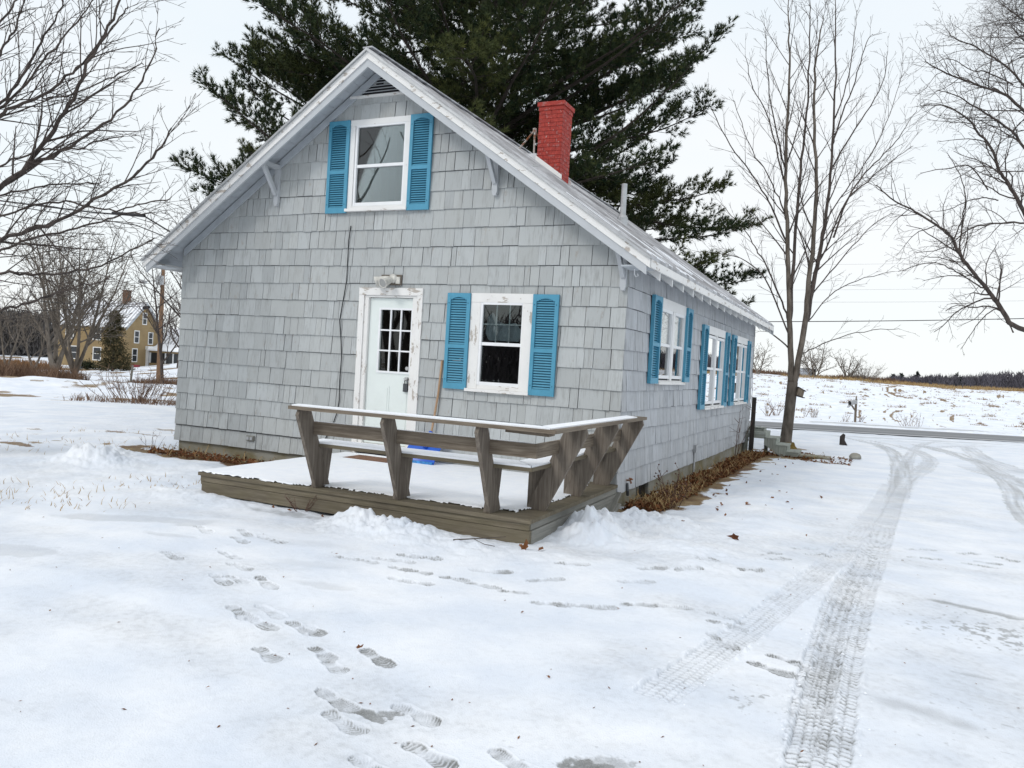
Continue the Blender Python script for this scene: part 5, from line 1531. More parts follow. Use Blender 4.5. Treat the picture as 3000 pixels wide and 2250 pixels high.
# ---- big bare tree whose limbs cross the left of the view
bL = gp(-420, 1330); bL = np.array([bL[0], bL[1], GZ(bL[0], bL[1])]); dL = float((bL - CAM) @ FW)
hL = lambda v: float(at(-400, v, dL)[2] - bL[2])
side_tree('bare_tree', 'large bare tree spreading long limbs in from the left edge', bL,
    [([(-150, 1330), (0, 1220), (170, 1090), (300, 900), (420, 740), (490, 580), (620, 330), (720, 150), (790, -60), (860, -250)], .085, 3, hL(690)),
     ([(170, 1100), (430, 960), (640, 830), (830, 670), (930, 500), (1000, 330), (1030, 180)], .050, 3, None),
     ([(-150, 880), (0, 740), (120, 680), (350, 580), (480, 460), (620, 320), (760, 160), (830, 40)], .060, 3, hL(560)),
     ([(-100, 480), (0, 320), (80, 230), (150, 60), (190, -120)], .055, 3, hL(420)),
     ([(-100, 760), (60, 620), (200, 420), (270, 250), (400, 60), (450, -100)], .055, 3, hL(500)),
     ([(-200, 900), (0, 700), (200, 520), (330, 330), (520, 120), (640, -60)], .055, 3, hL(520)),
     ([(-200, 1640), (0, 1560), (150, 1500), (400, 1430), (650, 1290), (900, 1110), (1040, 960), (1110, 830)], .075, 3, hL(740)),
     ([(-200, 1700), (0, 1630), (160, 1560), (420, 1500), (620, 1440), (800, 1370), (1000, 1390)], .045, 3, hL(760)),
     ([(-150, 1150), (0, 1070), (200, 990), (330, 960), (480, 980), (640, 900), (800, 880)], .035, 3, hL(620)),
     ([(-150, 1320), (60, 1250), (250, 1210), (450, 1190), (640, 1190)], .035, 3, hL(680)),
     ([(280, 640), (470, 620), (640, 540), (800, 470), (930, 420)], .025, 3, None),
     ([(-200, 1860), (0, 1760), (200, 1780), (420, 1770), (640, 1740), (820, 1640), (1000, 1540)], .05, 3, hL(800)),
     ([(-200, 2150), (0, 2000), (160, 1980), (330, 1900), (520, 1860), (700, 1800)], .04, 3, hL(860)),
     ([(-200, 1480), (40, 1400), (200, 1330), (400, 1300), (600, 1340), (780, 1370), (960, 1300), (1100, 1290)], .035, 2, hL(720)),
     ([(-150, 300), (20, 130), (120, 0), (240, -150)], .055, 3, hL(330))],
    dL, c1, 51, .38, hL(200), rs=.52, lm=.46, seg=.25, wob=.085, up=.012, rmin=.0036, ratio=.60, dens=4.2, ang=(20, 46))

# ---- generic bare trees
def bare_tree(name, label, base, h, r, seed, lvl=4, group=None, mat='bark', stems_=1, spread=.35, nlimb=9, th=.22, rmin=.006, dens=1.6, up=.07, lratio=.55):
    base = np.array(base, float)
    t = thing(name, label, 'tree', base, group)
    T_ = Tree(seed, max(.25, h / 24), .09, up, rmin, .60, dens * 6 / h, (24, 48), .35)
    R_ = np.random.default_rng(seed); tr = MB()
    for k in range(stems_):
        a = 2 * math.pi * k / max(1, stems_) + R_.uniform(0, .8)
        off = np.array([math.cos(a) * r * .7, math.sin(a) * r * .7, .075 * h]) if stems_ > 1 else np.zeros(3)
        if stems_ > 1 and k == 0: tr.tube([base + [0, 0, -.3], base, base + [0, 0, .05 * h], base + [0, 0, .085 * h]], [r * 2.3, r * 1.9, r * 1.6, r * 1.7], 10)
        d = unit(np.array([math.cos(a) * spread * (stems_ > 1), math.sin(a) * spread * (stems_ > 1), 1.0]) + R_.normal(0, .05, 3))
        n = 8; pts = [base + off + [0, 0, -.3]]
        H = h * R_.uniform(.85, 1.0)
        for q in range(n):
            d = unit(d + R_.normal(0, .05, 3) + [0, 0, .04]); pts.append(pts[-1] + d * (H + .3) / n)
        pts = np.array(pts); rad = np.linspace(r, r * .12, n + 1); rad[0] *= 1.3
        tr.tube(pts, rad, 8, cap=False)
        nl = max(3, nlimb // stems_)
        for q in range(nl):
            f = th + (1 - th) * (q + R_.random()) / nl
            i = min(int(f * n), n - 1); fr = f * n - i
            p = pts[i] * (1 - fr) + pts[i + 1] * fr
            a2 = q * 2.4 + R_.uniform(0, .8)
            tilt = math.radians(R_.uniform(30, 58))
            d2 = np.array([math.cos(a2) * math.sin(tilt), math.sin(a2) * math.sin(tilt), math.cos(tilt)])
            T_.grow(p, d2, H * lratio * (1.08 - f * .75) * R_.uniform(.75, 1.1), max(rad[i] * .55, rmin), lvl - 1, 1.0, .15)
    tr.build('trunk', M[mat], t, smooth=True); T_.g.build('crown', M[mat], t)
    return t
# ================================================================== THE WHITE PINE BEHIND THE HOUSE
pb = np.array([-9.6, 13.6, -.35])
pine = thing('pine_tree', 'huge dark green white pine towering behind the cottage roof', 'tree', pb)
def make_pine():
    R_ = np.random.default_rng(77)
    tr = MB(); br = MB()
    H = 23.0
    n = 16
    pts = [pb + [0, 0, -.4]] + [pb + [.12 * math.sin(k * .7), .1 * math.cos(k * .9), H * k / n] for k in range(n + 1)]
    rad = [.55] + [max(.05, .42 * (1 - k / n) ** .8) for k in range(n + 1)]
    tr.tube(pts, rad, 12)
    shoots = []      # position, direction, tint
    z = 3.8; az = 1.0
    def sub(p, d, L, r, depth_t):
        "a side branch with its plume of shoots"
        d = unit(d); m = max(3, int(L / .32)); P_ = [p]; dd = d
        for k in range(m):
            dd = unit(dd + R_.normal(0, .09, 3) + [0, 0, .075]); P_.append(P_[-1] + dd * L / m)
        P_ = np.array(P_); br.tube(P_, np.linspace(r, r * .3, m + 1), 3, cap=False)
        ns = int(L * 13)
        for k in range(ns):
            f = .18 + .82 * (k + R_.random()) / ns
            i = min(int(f * m), m - 1); fr = f * m - i
            q = P_[i] * (1 - fr) + P_[i + 1] * fr; dl = unit(P_[i + 1] - P_[i])
            o = R_.normal(0, 1, 3); o = unit(o - dl * (o @ dl))
            s_ = unit(dl * .75 + o * .75 + [0, 0, .38])
            l = .30 * (1.15 - .5 * f) * R_.uniform(.5, 1.2)
            shoots.append((q + s_ * l * .55, s_, depth_t))
            shoots.append((q + s_ * l, s_, depth_t))
        shoots.append((P_[-1], dd, depth_t)); shoots.append((P_[-1] + dd * .1, dd, depth_t))
    while z < H - .6:
        nl = 6 if z < 11 else (5 if z < 15.5 else 4)
        for k in range(nl):
            az += 2.399 + R_.normal(0, .25)
            f = z / H
            L = np.interp(z, [3.8, 5, 7, 9, 11, 14, 18, 21.5, 23], [8.0, 9.2, 9.5, 8.5, 7.1, 5.9, 4.4, 2.4, .8]) * R_.uniform(.80, 1.05)
            el = math.radians(np.interp(z, [2.6, 5, 8, 14, 20, 23], [-4, 6, 16, 24, 40, 60]) + R_.normal(0, 5))
            d = np.array([math.cos(az) * math.cos(el), math.sin(az) * math.cos(el), math.sin(el)])
            p = pb + [0, 0, z + R_.uniform(-.25, .25)]
            m = max(5, int(L / .7)); P_ = [p]; dd = d
            for q in range(m):
                t_ = q / m
                dd = unit(dd + R_.normal(0, .05, 3) + [0, 0, -.035 + .10 * t_]); P_.append(P_[-1] + dd * L / m)
            P_ = np.array(P_)
            # keep boughs clear of the roof
            inside = (P_[:, 0] > -8.5) & (P_[:, 1] < 12.2)
            low = inside & (P_[:, 2] < RIDGE - SL * np.abs(P_[:, 0] - XC) + .8)
            if low.any():
                c_ = np.argmax(low)
                if c_ < 3: continue
                P_ = P_[:c_]; L = L * c_ / (m + 1); m = len(P_) - 1
            r0 = .02 + L * .008
            br.tube(P_, np.linspace(r0, .008, m + 1), 5, cap=False)
            tint = R_.random()
            ns = int(L * 4.1)
            for q in range(ns):
                t_ = .10 + .90 * (q + R_.random() * .8) / ns
                i = min(int(t_ * m), m - 1); fr = t_ * m - i
                pp = P_[i] * (1 - fr) + P_[i + 1] * fr; dl = unit(P_[i + 1] - P_[i])
                hor = unit(np.cross(dl, [0, 0, 1.0])) * (1 if q % 2 else -1)
                a_ = math.radians(R_.uniform(32, 58))
                d2 = dl * math.cos(a_) + hor * math.sin(a_) + np.array([0, 0, R_.uniform(-.18, .55)])
                l2 = np.interp(t_, [.1, .2, .45, .8, 1], [.7, 1.1, 1.75, 1.25, .55]) * R_.uniform(.6, 1.1) * min(1, L / 6 + .3)
                if R_.random() < .93: sub(pp, d2, l2, .010, tint)
            sub(P_[-2], P_[-1] - P_[-2], .7, .008, tint)
        z += .52 if z < 15.5 else .95
    # extra boughs filling the lower sides of the crown
    for (zz, sgn, da, L, el) in ((4.6, -1, .15, 8.6, 10), (5.6, -1, -.25, 9.2, 16), (6.4, -1, .1, 9.0, 22), (7.2, -1, .4, 8.6, 24), (8.0, -1, -.1, 8.2, 26), (8.8, -1, .25, 7.6, 28), (9.6, -1, -.3, 7.2, 26), (5.1, -1, .5, 8.4, 14), (6.0, -1, -.5, 8.4, 18), (7.6, -1, -.4, 8.0, 24), (4.1, -1, 0, 8.4, 4),
                               (4.4, 1, .2, 8.8, 2), (5.2, 1, -.1, 9.2, 4), (6.0, 1, .35, 8.8, 8), (6.8, 1, .05, 8.4, 12), (7.8, 1, .3, 7.8, 16), (8.8, 1, -.1, 7.2, 20), (4.0, 1, .5, 8.2, -3), (5.6, 1, .6, 8.2, 6)):
        h0 = np.array([RH[0] * math.cos(da) + FH[0] * math.sin(da), RH[1] * math.cos(da) + FH[1] * math.sin(da), 0]) * sgn
        if sgn < 0: h0 = np.array([-RH[0] * math.cos(da) + FH[0] * math.sin(da), -RH[1] * math.cos(da) + FH[1] * math.sin(da), 0])
        d = unit(h0 + [0, 0, math.tan(math.radians(el))]); m = max(5, int(L / .7)); P_ = [pb + [0, 0, zz]]; dd = d
        for q in range(m):
            dd = unit(dd + R_.normal(0, .05, 3) + [0, 0, -.03 + .09 * q / m]); P_.append(P_[-1] + dd * L / m)
        P_ = np.array(P_); br.tube(P_, np.linspace(.02 + L * .007, .008, m + 1), 5, cap=False); tint = R_.random(); ns = int(L * 4.4)
        for q in range(ns):
            t_ = .12 + .88 * (q + R_.random() * .8) / ns; i = min(int(t_ * m), m - 1); fr = t_ * m - i
            pp = P_[i] * (1 - fr) + P_[i + 1] * fr; dl = unit(P_[i + 1] - P_[i]); hor = unit(np.cross(dl, [0, 0, 1.0])) * (1 if q % 2 else -1)
            a_ = math.radians(R_.uniform(32, 58)); d2 = dl * math.cos(a_) + hor * math.sin(a_) + np.array([0, 0, R_.uniform(-.18, .6)])
            sub(pp, d2, np.interp(t_, [.1, .2, .45, .8, 1], [.7, 1.1, 1.75, 1.25, .55]) * R_.uniform(.6, 1.1), .010, tint)
        sub(P_[-2], P_[-1] - P_[-2], .7, .008, tint)
    # tufts: soft brushes of slim needles round each shoot
    S_ = len(shoots)
    C = np.array([s_[0] for s_ in shoots]); D = np.array([s_[1] for s_ in shoots]); TT = np.array([s_[2] for s_ in shoots])
    ref = np.tile([0.0, 0, 1.0], (S_, 1)); ref[np.abs(D[:, 2]) > .9] = [1.0, 0, 0]
    A = np.cross(D, ref); A /= np.linalg.norm(A, axis=1, keepdims=True); B = np.cross(D, A)
    nn = 11
    V = np.zeros((S_, nn, 3, 3)); 
    tone = np.clip(.20 + .75 * np.maximum(TT - .45, 0) + R_.normal(0, .16, S_), 0, 1)
    for k in range(nn):
        a = 2 * math.pi * (k + R_.random(S_)) / nn
        spread_ = R_.uniform(.45, 1.0, S_)
        nd = D * (1.05 - .55 * spread_)[:, None] + (A * np.cos(a)[:, None] + B * np.sin(a)[:, None]) * spread_[:, None] * .8
        nd /= np.linalg.norm(nd, axis=1, keepdims=True)
        sd_ = np.cross(nd, D); sd_ /= np.maximum(np.linalg.norm(sd_, axis=1, keepdims=True), 1e-6)
        L = R_.uniform(.105, .175, S_)
        base = C - D * (.05 * R_.random(S_))[:, None]
        w_ = .0115
        V[:, k, 0] = base + sd_ * w_; V[:, k, 1] = base - sd_ * w_; V[:, k, 2] = base + nd * L[:, None]
    V = V.reshape(-1, 3)
    F = np.arange(len(V)).reshape(-1, 3)
    nd_ = MB(); nd_.add(V, F, np.c_[np.repeat(tone, nn * 3), np.zeros((len(V), 2))])
    tr.build('trunk', M['bark_dark'], pine, smooth=True)
    br.build('branches', plain('dark_pine_bark', (.045, .036, .03), .95, var=.3), pine)  # branches in a darker bark brown
    nd_.build('crown', M['needles'], pine)
    print('pine tufts', S_)
make_pine()

# bare trees that show through and beside the pine, left of the roof
for (u, d_, h, sd_, lb, nl) in ((560, 32, 8.4, 61, 'bare slender tree behind the left eave, below the pine boughs', 16), (700, 40, 11.5, 62, 'bare tree seen against the sky left of the pine', 18),
                            (850, 33, 12.0, 63, 'bare tree standing behind the ridge among the pine boughs', 10), (480, 44, 7.6, 64, 'low bare tree farthest back beyond the left eave', 16)):
    p = at(u, 1060, d_); p[2] = GZ(p[0], p[1])
    bare_tree('bare_tree', lb, p, h, .10, sd_, 4, None, 'bark_dark', 1, .3, nl, .18, .0078, 2.8)

# ================================================================== LEFT: FARM HOUSE, POLE, TREES
def far_pt(u, v): 
    p = gp(u, v); p[2] = GZ(p[0], p[1]); return p
yo = far_pt(362, 1078)
ga = math.radians(80)
GD = np.array([RH[0] * math.cos(ga) + FH[0] * math.sin(ga), RH[1] * math.cos(ga) + FH[1] * math.sin(ga)])     # along the gable
LD = np.array([-RH[0] * math.sin(ga) + FH[0] * math.cos(ga), -RH[1] * math.sin(ga) + FH[1] * math.cos(ga)])    # along the long wall
yz = yo[2] - .1
YW, YL, YE, YP = 6.3, 8.6, 4.85, 7.55
yh = thing('farm_house', 'mustard yellow two-storey farmhouse with a snowy roof, beyond the bare tree', 'house', (yo[0], yo[1], yz))
YT = lambda V: np.c_[yo[0] + GD[0] * V[:, 0] + LD[0] * V[:, 1], yo[1] + GD[1] * V[:, 0] + LD[1] * V[:, 1], yz + V[:, 2]]     # (gable, long, up)
YG = lambda V: YT(np.c_[V[:, 0], -V[:, 2], V[:, 1]])      # on the gable face (u, z, out)
YLg = lambda V: YT(np.c_[-V[:, 2], V[:, 0], V[:, 1]])     # on the long face
b = NB('mustard_clapboard')
sepx = b.n('ShaderNodeSeparateXYZ'); b.l(b.obj(), sepx.inputs[0])
fr_ = b.math('FRACT', b.math('MULTIPLY', sepx.outputs[2], 6.0))
c_ = b.mix(b.rng(b.noise(b.obj(), 1.2, 4), .35, .7), (.34, .25, .13), (.28, .20, .105))
c_ = b.mix(b.rng(fr_, .80, .95, 0, .45), c_, (.14, .10, .05))
M['clap'] = b.done(c_, .8)
b = NB('snow_dusted_metal_roof')
g_ = b.attr('guv').outputs['Vector']
st_ = b.n('ShaderNodeTexWave', bands_direction='Y'); b.l(g_, st_.inputs['Vector']); st_.inputs['Scale'].default_value = .75; st_.inputs['Distortion'].default_value = 1.2
c_ = b.mix(b.rng(b.math('ADD', b.math('MULTIPLY', st_.outputs['Fac'], .5), b.math('MULTIPLY', b.noise(g_, 1.5, 4), .6)), .35, .75), (.42, .43, .46), (.84, .86, .90))
M['snow_roof'] = b.done(c_, .7)
g = MB()
g.prism([(0, 0), (YW, 0), (YW, YE), (YW / 2, YP), (0, YE)], 0, YL, lambda V: YT(np.c_[V[:, 0], V[:, 2], V[:, 1]]))
g.build('wall', M['clap'], yh)
ysl = (YP - YE) / (YW / 2)
for s_ in (-1, 1):
    g = MB(); ov = .35
    a0 = np.array([YW / 2, YP + .06]); a1 = np.array([YW / 2 + s_ * (YW / 2 + ov), YE + .06 - ysl * ov])
    V = np.array([[a0[0], -.35, a0[1]], [a1[0], -.35, a1[1]], [a1[0], YL + .35, a1[1]], [a0[0], YL + .35, a0[1]],
                  [a0[0], -.35, a0[1] - .12], [a1[0], -.35, a1[1] - .12], [a1[0], YL + .35, a1[1] - .12], [a0[0], YL + .35, a0[1] - .12]])
    G = np.c_[V[:, 0], V[:, 1], V[:, 2] * 0]
    g.add(YT(V), [[0, 1, 2, 3], [4, 7, 6, 5], [1, 5, 6, 2], [3, 2, 6, 7], [0, 3, 7, 4]], None, G)
    yr = g.build('roof', M['snow_roof'], yh)
    g = MB()
    g.prism([(a0[0], a0[1] - .02), (a1[0], a1[1] - .02), (a1[0], a1[1] - .34), (a0[0], a0[1] - .34)], -.40, -.352, lambda V: YT(np.c_[V[:, 0], V[:, 2], V[:, 1]]))
    g.build('barge_board', M['soffit'], yr)
g = MB(); g.box((YW / 2 - .35, 2.0, YP - .4), (YW / 2 + .35, 2.6, YP + 1.25), YT); g.box((YW / 2 - .40, 1.95, YP + 1.252), (YW / 2 + .40, 2.65, YP + 1.36), YT)
g.build('chimney', plain('brown_brick', (.16, .085, .055), .9, var=.3), yr)
M['dark_pane'] = plain('dark_window_pane', (.025, .03, .035), .15, spec=.6)
def ywin(T, u, z, w_=.75, h=1.25, nm='window'):
    g = MB(); f = .10
    g.box((u - w_ / 2 - f, z - h / 2 - f, 0), (u + w_ / 2 + f, z - h / 2, .05), T); g.box((u - w_ / 2 - f, z + h / 2, 0), (u + w_ / 2 + f, z + h / 2 + f, .06), T)
    g.box((u - w_ / 2 - f, z - h / 2, 0), (u - w_ / 2, z + h / 2, .05), T); g.box((u + w_ / 2, z - h / 2, 0), (u + w_ / 2 + f, z + h / 2, .05), T)
    g.box((u - w_ / 2, z - .03, .012), (u + w_ / 2, z + .03, .04), T)
    o = g.build(nm, M['white'], yh)
    g = MB(); g.box((u - w_ / 2, z - h / 2, .002), (u + w_ / 2, z + h / 2, .010), T); g.build('pane', M['dark_pane'], o)
ywin(YG, .52 * YW, 5.75, .62, 1.2); ywin(YG, .315 * YW, 3.62, .7, 1.25); ywin(YG, .715 * YW, 3.55, .7, 1.25); ywin(YG, .28 * YW, 1.55, .75, 1.35)
for (f, z_) in ((.17, 3.75), (.40, 3.75), (.80, 3.75), (.39, 1.5), (.72, 1.5)): ywin(YLg, f * YL, z_, .85, 1.3)
g = MB()
g.box((.60 * YW, 0, 0), (.65 * YW, 2.25, .30), YG); g.box((.88 * YW, 0, 0), (.93 * YW, 2.25, .30), YG); g.box((.58 * YW, 2.252, 0), (.95 * YW, 2.65, .36), YG); g.box((.652 * YW, 0, 0), (.70 * YW, 2.25, .05), YG); g.box((.83 * YW, 0, 0), (.878 * YW, 2.25, .05), YG)
dfy = g.build('door_surround', M['white'], yh)
g = MB(); g.box((.702 * YW, 0.05, 0), (.828 * YW, 2.2, .03), YG); dd_ = g.build('door', M['vinyl'], yh)
g = MB(); g.box((.72 * YW, 1.1, .031), (.81 * YW, 2.0, .04), YG); g.build('pane', M['dark_pane'], dd_)
# low wing and glazed porch on the right
g = MB(); g.prism([(YW - .5, 0), (YW + 4.2, 0), (YW + 4.2, 2.9), (YW + 1.85, 4.9), (YW - .5, 2.9)], -8.5, -.02, lambda V: YT(np.c_[V[:, 0], V[:, 2], V[:, 1]])); g.build('wing_wall', M['clap'], yh)
g = MB()
for s_ in (-1, 1):
    xa, xb = YW + 1.85, YW + 1.85 + s_ * 2.7
    V = np.array([[xa, -8.8, 4.98], [xb, -8.8, 2.68], [xb, -.01, 2.68], [xa, -.01, 4.98]]); G = np.c_[V[:, 0], V[:, 1], V[:, 2] * 0]
    V2 = V - [0, 0, .1]
    g.add(YT(np.vstack([V, V2])), [[0, 1, 2, 3], [7, 6, 5, 4], [1, 5, 6, 2], [0, 4, 5, 1]], None, np.vstack([G, G]))
g.build('wing_roof', M['snow_roof'], yh)
g = MB(); g.box((YW - 2.4, -8.3, 0), (YW - .52, -.42, .75), YT); g.box((YW - 2.4, -8.3, 1.95), (YW - .52, -.42, 2.15), YT); po = g.build('porch', M['clap'], yh)
g = MB()
for k in range(9): g.box((YW - 2.42, -8.3 + k * .97, .752), (YW - 2.30, -8.18 + k * .97, 1.948), YT)
g.build('porch_post', M['vinyl'], po)
g = MB(); g.box((YW - 2.28, -8.2, .752), (YW - .6, -.5, 1.948), YT); g.build('porch_glazing', M['dark_pane'], po)
g = MB(); V = np.array([[YW - 2.8, -8.6, 2.16], [YW - 2.8, -.36, 2.16], [YW - .5, -.36, 2.85], [YW - .5, -8.6, 2.85]]); g.add(YT(np.vstack([V, V + [0, 0, .14]])), [[3, 2, 1, 0], [4, 5, 6, 7], [0, 1, 5, 4], [1, 2, 6, 5], [3, 0, 4, 7]]); g.build('porch_roof', M['snow'], po)

# utility pole
up_ = far_pt(464, 1122)
dU = float((up_ - CAM) @ FW)
pole = thing('utility_pole', 'brown timber utility pole with a transformer and street lamp, before the yellow house', 'utility pole', up_)
ptop = at(479, 770, dU)
axis_ = unit(ptop - up_)
g = MB(); g.tube([up_ - axis_ * .3, up_ + (ptop - up_) * .5, ptop + axis_ * .15], [.165, .145, .115], 12); g.build('pole_shaft', wood_mat('tan_pole_wood', (.22, .13, .075), (.34, .22, .14), (.16, .10, .06)), pole)
g = MB(); g.beam(at(438, 769, dU - .4), at(500, 775, dU + .2), .10, .12); 
g.tube([at(452, 771, dU - .25), at(476, 792, dU)], .02, 5); g.tube([at(494, 775, dU + .1), at(478, 792, dU)], .02, 5); g.build('cross_arm', M['wood_rail'], pole)
for uu in (443, 455, 492):
    g = MB(); c = at(uu, 768, dU - .1); g.lathe([(.03, 0), (.05, .03), (.03, .08), (.045, .10), (.0, .16)], c, n=8); g.build('insulator', M['dark_plastic'], pole)
tc_ = at(468, 834, dU - .35)
g = MB(); g.lathe([(.0, 0), (.23, 0), (.25, .04), (.25, .54), (.20, .60), (.0, .62)], tc_, n=14); g.tube([tc_ + [.08, 0, .6], tc_ + [.08, 0, .85]], .035, 6); g.tube([tc_ + [-.1, 0, .6], tc_ + [-.1, 0, .8]], .035, 6); g.build('transformer', M['metal'], pole)
g = MB(); g.tube([at(474, 835, dU), at(450, 822, dU - .8), at(426, 826, dU - 1.5)], .025, 6); la = g.build('lamp_arm', M['metal'], pole)
g = MB(); c = at(417, 825, dU - 1.7); g.lathe([(.0, -.30), (.10, -.22), (.13, 0), (.10, .25), (.0, .32)], c, (RH[0], RH[1], -.12), 10); g.build('lamp_head', M['metal'], la)
pst = far_pt(381, 1125); g = MB(); g.tube([pst - [0, 0, .2], pst + (at(389, 1070, float((pst - CAM) @ FW)) - pst)], .07, 6)
tag(g.build('leaning_post', M['wood_grey']), 'short grey leaning post beside the utility pole', 'post')

def sag(a, b_, s_, n=24):
    a = np.asarray(a, float); b_ = np.asarray(b_, float)
    t = np.linspace(0, 1, n)[:, None]
    return a + (b_ - a) * t - np.array([0, 0, 1.0]) * s_ * 4 * t * (1 - t)
def wire(pts, r, label, name='power_line', group=None):
    g = MB(); g.tube(pts, r, 5); return tag(g.build(name, M['black']), label, 'wire', group)
wire(sag(at(443, 764, dU), at(-250, 590, 46), .4), .012, 'topmost thin power line running left from the pole cross-arm')
wire(sag(at(455, 765, dU), at(-250, 640, 44), .45), .012, 'second power line from the pole cross-arm, left')
wire(sag(at(472, 880, dU), at(-250, 905, 40), .35), .013, 'lower cable from the pole crossing the left trees')
wire(sag(at(470, 897, dU), at(-250, 830, 38), .35), .016, 'middle cable from the pole passing the farmhouse chimney')
g = MB(); p0 = at(419, 903, dU - .6); p1 = at(438, 899, dU - .3); g.tube([p0, p1], .10, 8); tag(g.build('cable_splice', M['black']), 'black splice case hanging on the cable beside the utility pole', 'splice case')
nw = [at(-250, 556, 24), at(0, 588, 23), at(140, 606, 22.5), at(271, 622, 22), at(330, 627, 21.8), at(423, 633, 21.5), at(500, 680, 21), at(560, 705, 20.6)]
wire(np.array(nw), .022, 'thick black cable behind the tree limbs near the left eave', 'service_cable')
g = MB(); g.tube([at(330, 624, 21.75), at(380, 628, 21.6), at(424, 632, 21.45)], .045, 8); tag(g.build('cable_splice', M['black']), 'long black cable splice in the sky near the left eave', 'splice case')
wire(np.array([at(-250, 640, 24), at(0, 598, 23), at(271, 640, 22), at(400, 660, 21.5), at(520, 708, 21)]), .014, 'thinner cable below the thick one near the left eave', 'service_cable')
for (v0, v1, r_, lb) in ((944, 916, .028, 'thick dark power line above the road at the right'), (882, 868, .006, 'faint thin wire above the thick road power line'), (850, 826, .005, 'second faint wire above the road, higher up'), (778, 748, .005, 'highest faint wire above the road, behind the maple')):
    wire(sag(at(1750, v0 - 4, 52), at(3500, v1 + 2, 56), .25), r_, lb)

# trees and brush at the left
lt = far_pt(218, 1112)
bare_tree('bare_tree', 'wide multi-stemmed bare tree standing in front of the farmhouse', lt, 10.8, .12, 71, 4, None, 'bark_grey', 6, .36, 60, .14, .0125, 3.2, .05)
lt2 = far_pt(160, 1096)
bare_tree('bare_tree', 'thick-trunked bare tree just behind the multi-stemmed one, left', lt2, 10.0, .18, 72, 4, None, 'bark_grey', 3, .26, 36, .12, .0125, 2.7, .06)
p = far_pt(100, 1090); bare_tree('bare_tree', 'smaller bare tree at the left before the dark wood', p, 6.4, .09, 73, 4, None, 'bark_grey', 2, .35, 22, .15, .0125, 2.5, .05)
p = at(524, 1060, 78); p[2] = GZ(p[0], p[1]); bare_tree('bare_tree', 'bare tree behind the utility pole beside the cottage corner', p, 10.5, .17, 74, 4, None, 'bark_dark', 1, .3, 22, .14, .016, 2.8)
p = at(20, 1060, 62); p[2] = GZ(p[0], p[1]); bare_tree('bare_tree', 'thin bare tree at the left edge above the brush', p, 6.8, .08, 75, 4, None, 'bark_grey', 2, .3, 20, .15, .0125, 2.5)

def tuft_cloud(g, c, rad, n, size, R_, tone=(0, 1), up=.3, slim=.28):
    C = np.asarray(c) + R_.normal(0, 1, (n, 3)) * np.asarray(rad) * .5
    D = R_.normal(0, 1, (n, 3)) + [0, 0, up]; D /= np.linalg.norm(D, axis=1, keepdims=True)
    E_ = np.cross(D, R_.normal(0, 1, (n, 3))); E_ /= np.linalg.norm(E_, axis=1, keepdims=True)
    L = size * R_.uniform(.6, 1.3, n)[:, None]
    V = np.stack([C - E_ * L * slim, C + E_ * L * slim, C + D * L], 1).reshape(-1, 3)
    g.add(V, np.arange(len(V)).reshape(-1, 3), np.c_[np.repeat(R_.uniform(tone[0], tone[1], n), 3), np.zeros((3 * n, 2))])

cb = far_pt(329, 1087)
con = thing('conifer', 'dark bushy conifer growing against the farmhouse front', 'tree', cb)
g = MB(); g.tube([cb + [0, 0, -.3], cb + [0, 0, 5.6]], [.14, .03], 8); g.build('trunk', M['bark_dark'], con)
g = MB(); R_ = np.random.default_rng(5)
for k in range(230):
    z_ = .3 + 5.5 * R_.random() ** 1.15; rr = (1.45 * (1 - z_ / 6.1) ** .8 + .08) * R_.uniform(.25, 1.2); a = R_.uniform(0, 6.28)
    tuft_cloud(g, cb + [math.cos(a) * rr, math.sin(a) * rr, z_ - .15 * rr], (.42, .42, .26), 34, .19, R_, (0, 1) if k % 3 else (.5, 1), -.1)
g.build('crown', M['conifer'], con)
hb = far_pt(285, 1084)
hd = thing('hedge', 'low dark evergreen hedge along the farmhouse front', 'hedge', hb)
g = MB()
for k in range(60):
    t_ = R_.random(); c = hb + np.array([RH[0], RH[1], 0]) * (t_ - .5) * 4.2 + np.array([FH[0], FH[1], 0]) * R_.uniform(-.4, .4) + [0, 0, .3 + .25 * R_.random()]
    tuft_cloud(g, c, (.5, .5, .4), 40, .16, R_, (0, 1))
g.build('foliage', M['hedge'], hd)
for (u, v, lb, r_, mt_) in ((397, 1076, 'small red and blue crate in the snow by the farmhouse', .28, (.22, .03, .04)), (408, 1069, 'dark covered mound beside the farmhouse door', .4, (.02, .025, .03))):
    p = far_pt(u, v); g = MB(); d_ = np.array([RH[0], RH[1], 0])
    if r_ < .3: 
        g.box((-.38, -.25, -.05), (.38, .25, .28), lambda V: p + V @ np.array([[RH[0], RH[1], 0], [FH[0], FH[1], 0], [0, 0, 1]])); g.box((.05, -.26, .02), (.39, -.255, .2), lambda V: p + V @ np.array([[RH[0], RH[1], 0], [FH[0], FH[1], 0], [0, 0, 1]]))
        tag(g.build('crate', plain('dull_red_plastic', mt_, .6)), lb, 'crate')
    else: tag(rock('covered_mound', p + [0, 0, .12], r_, plain('dark_tarp', mt_, .5), 9, (1.4, 1, .8)), lb, 'mound')

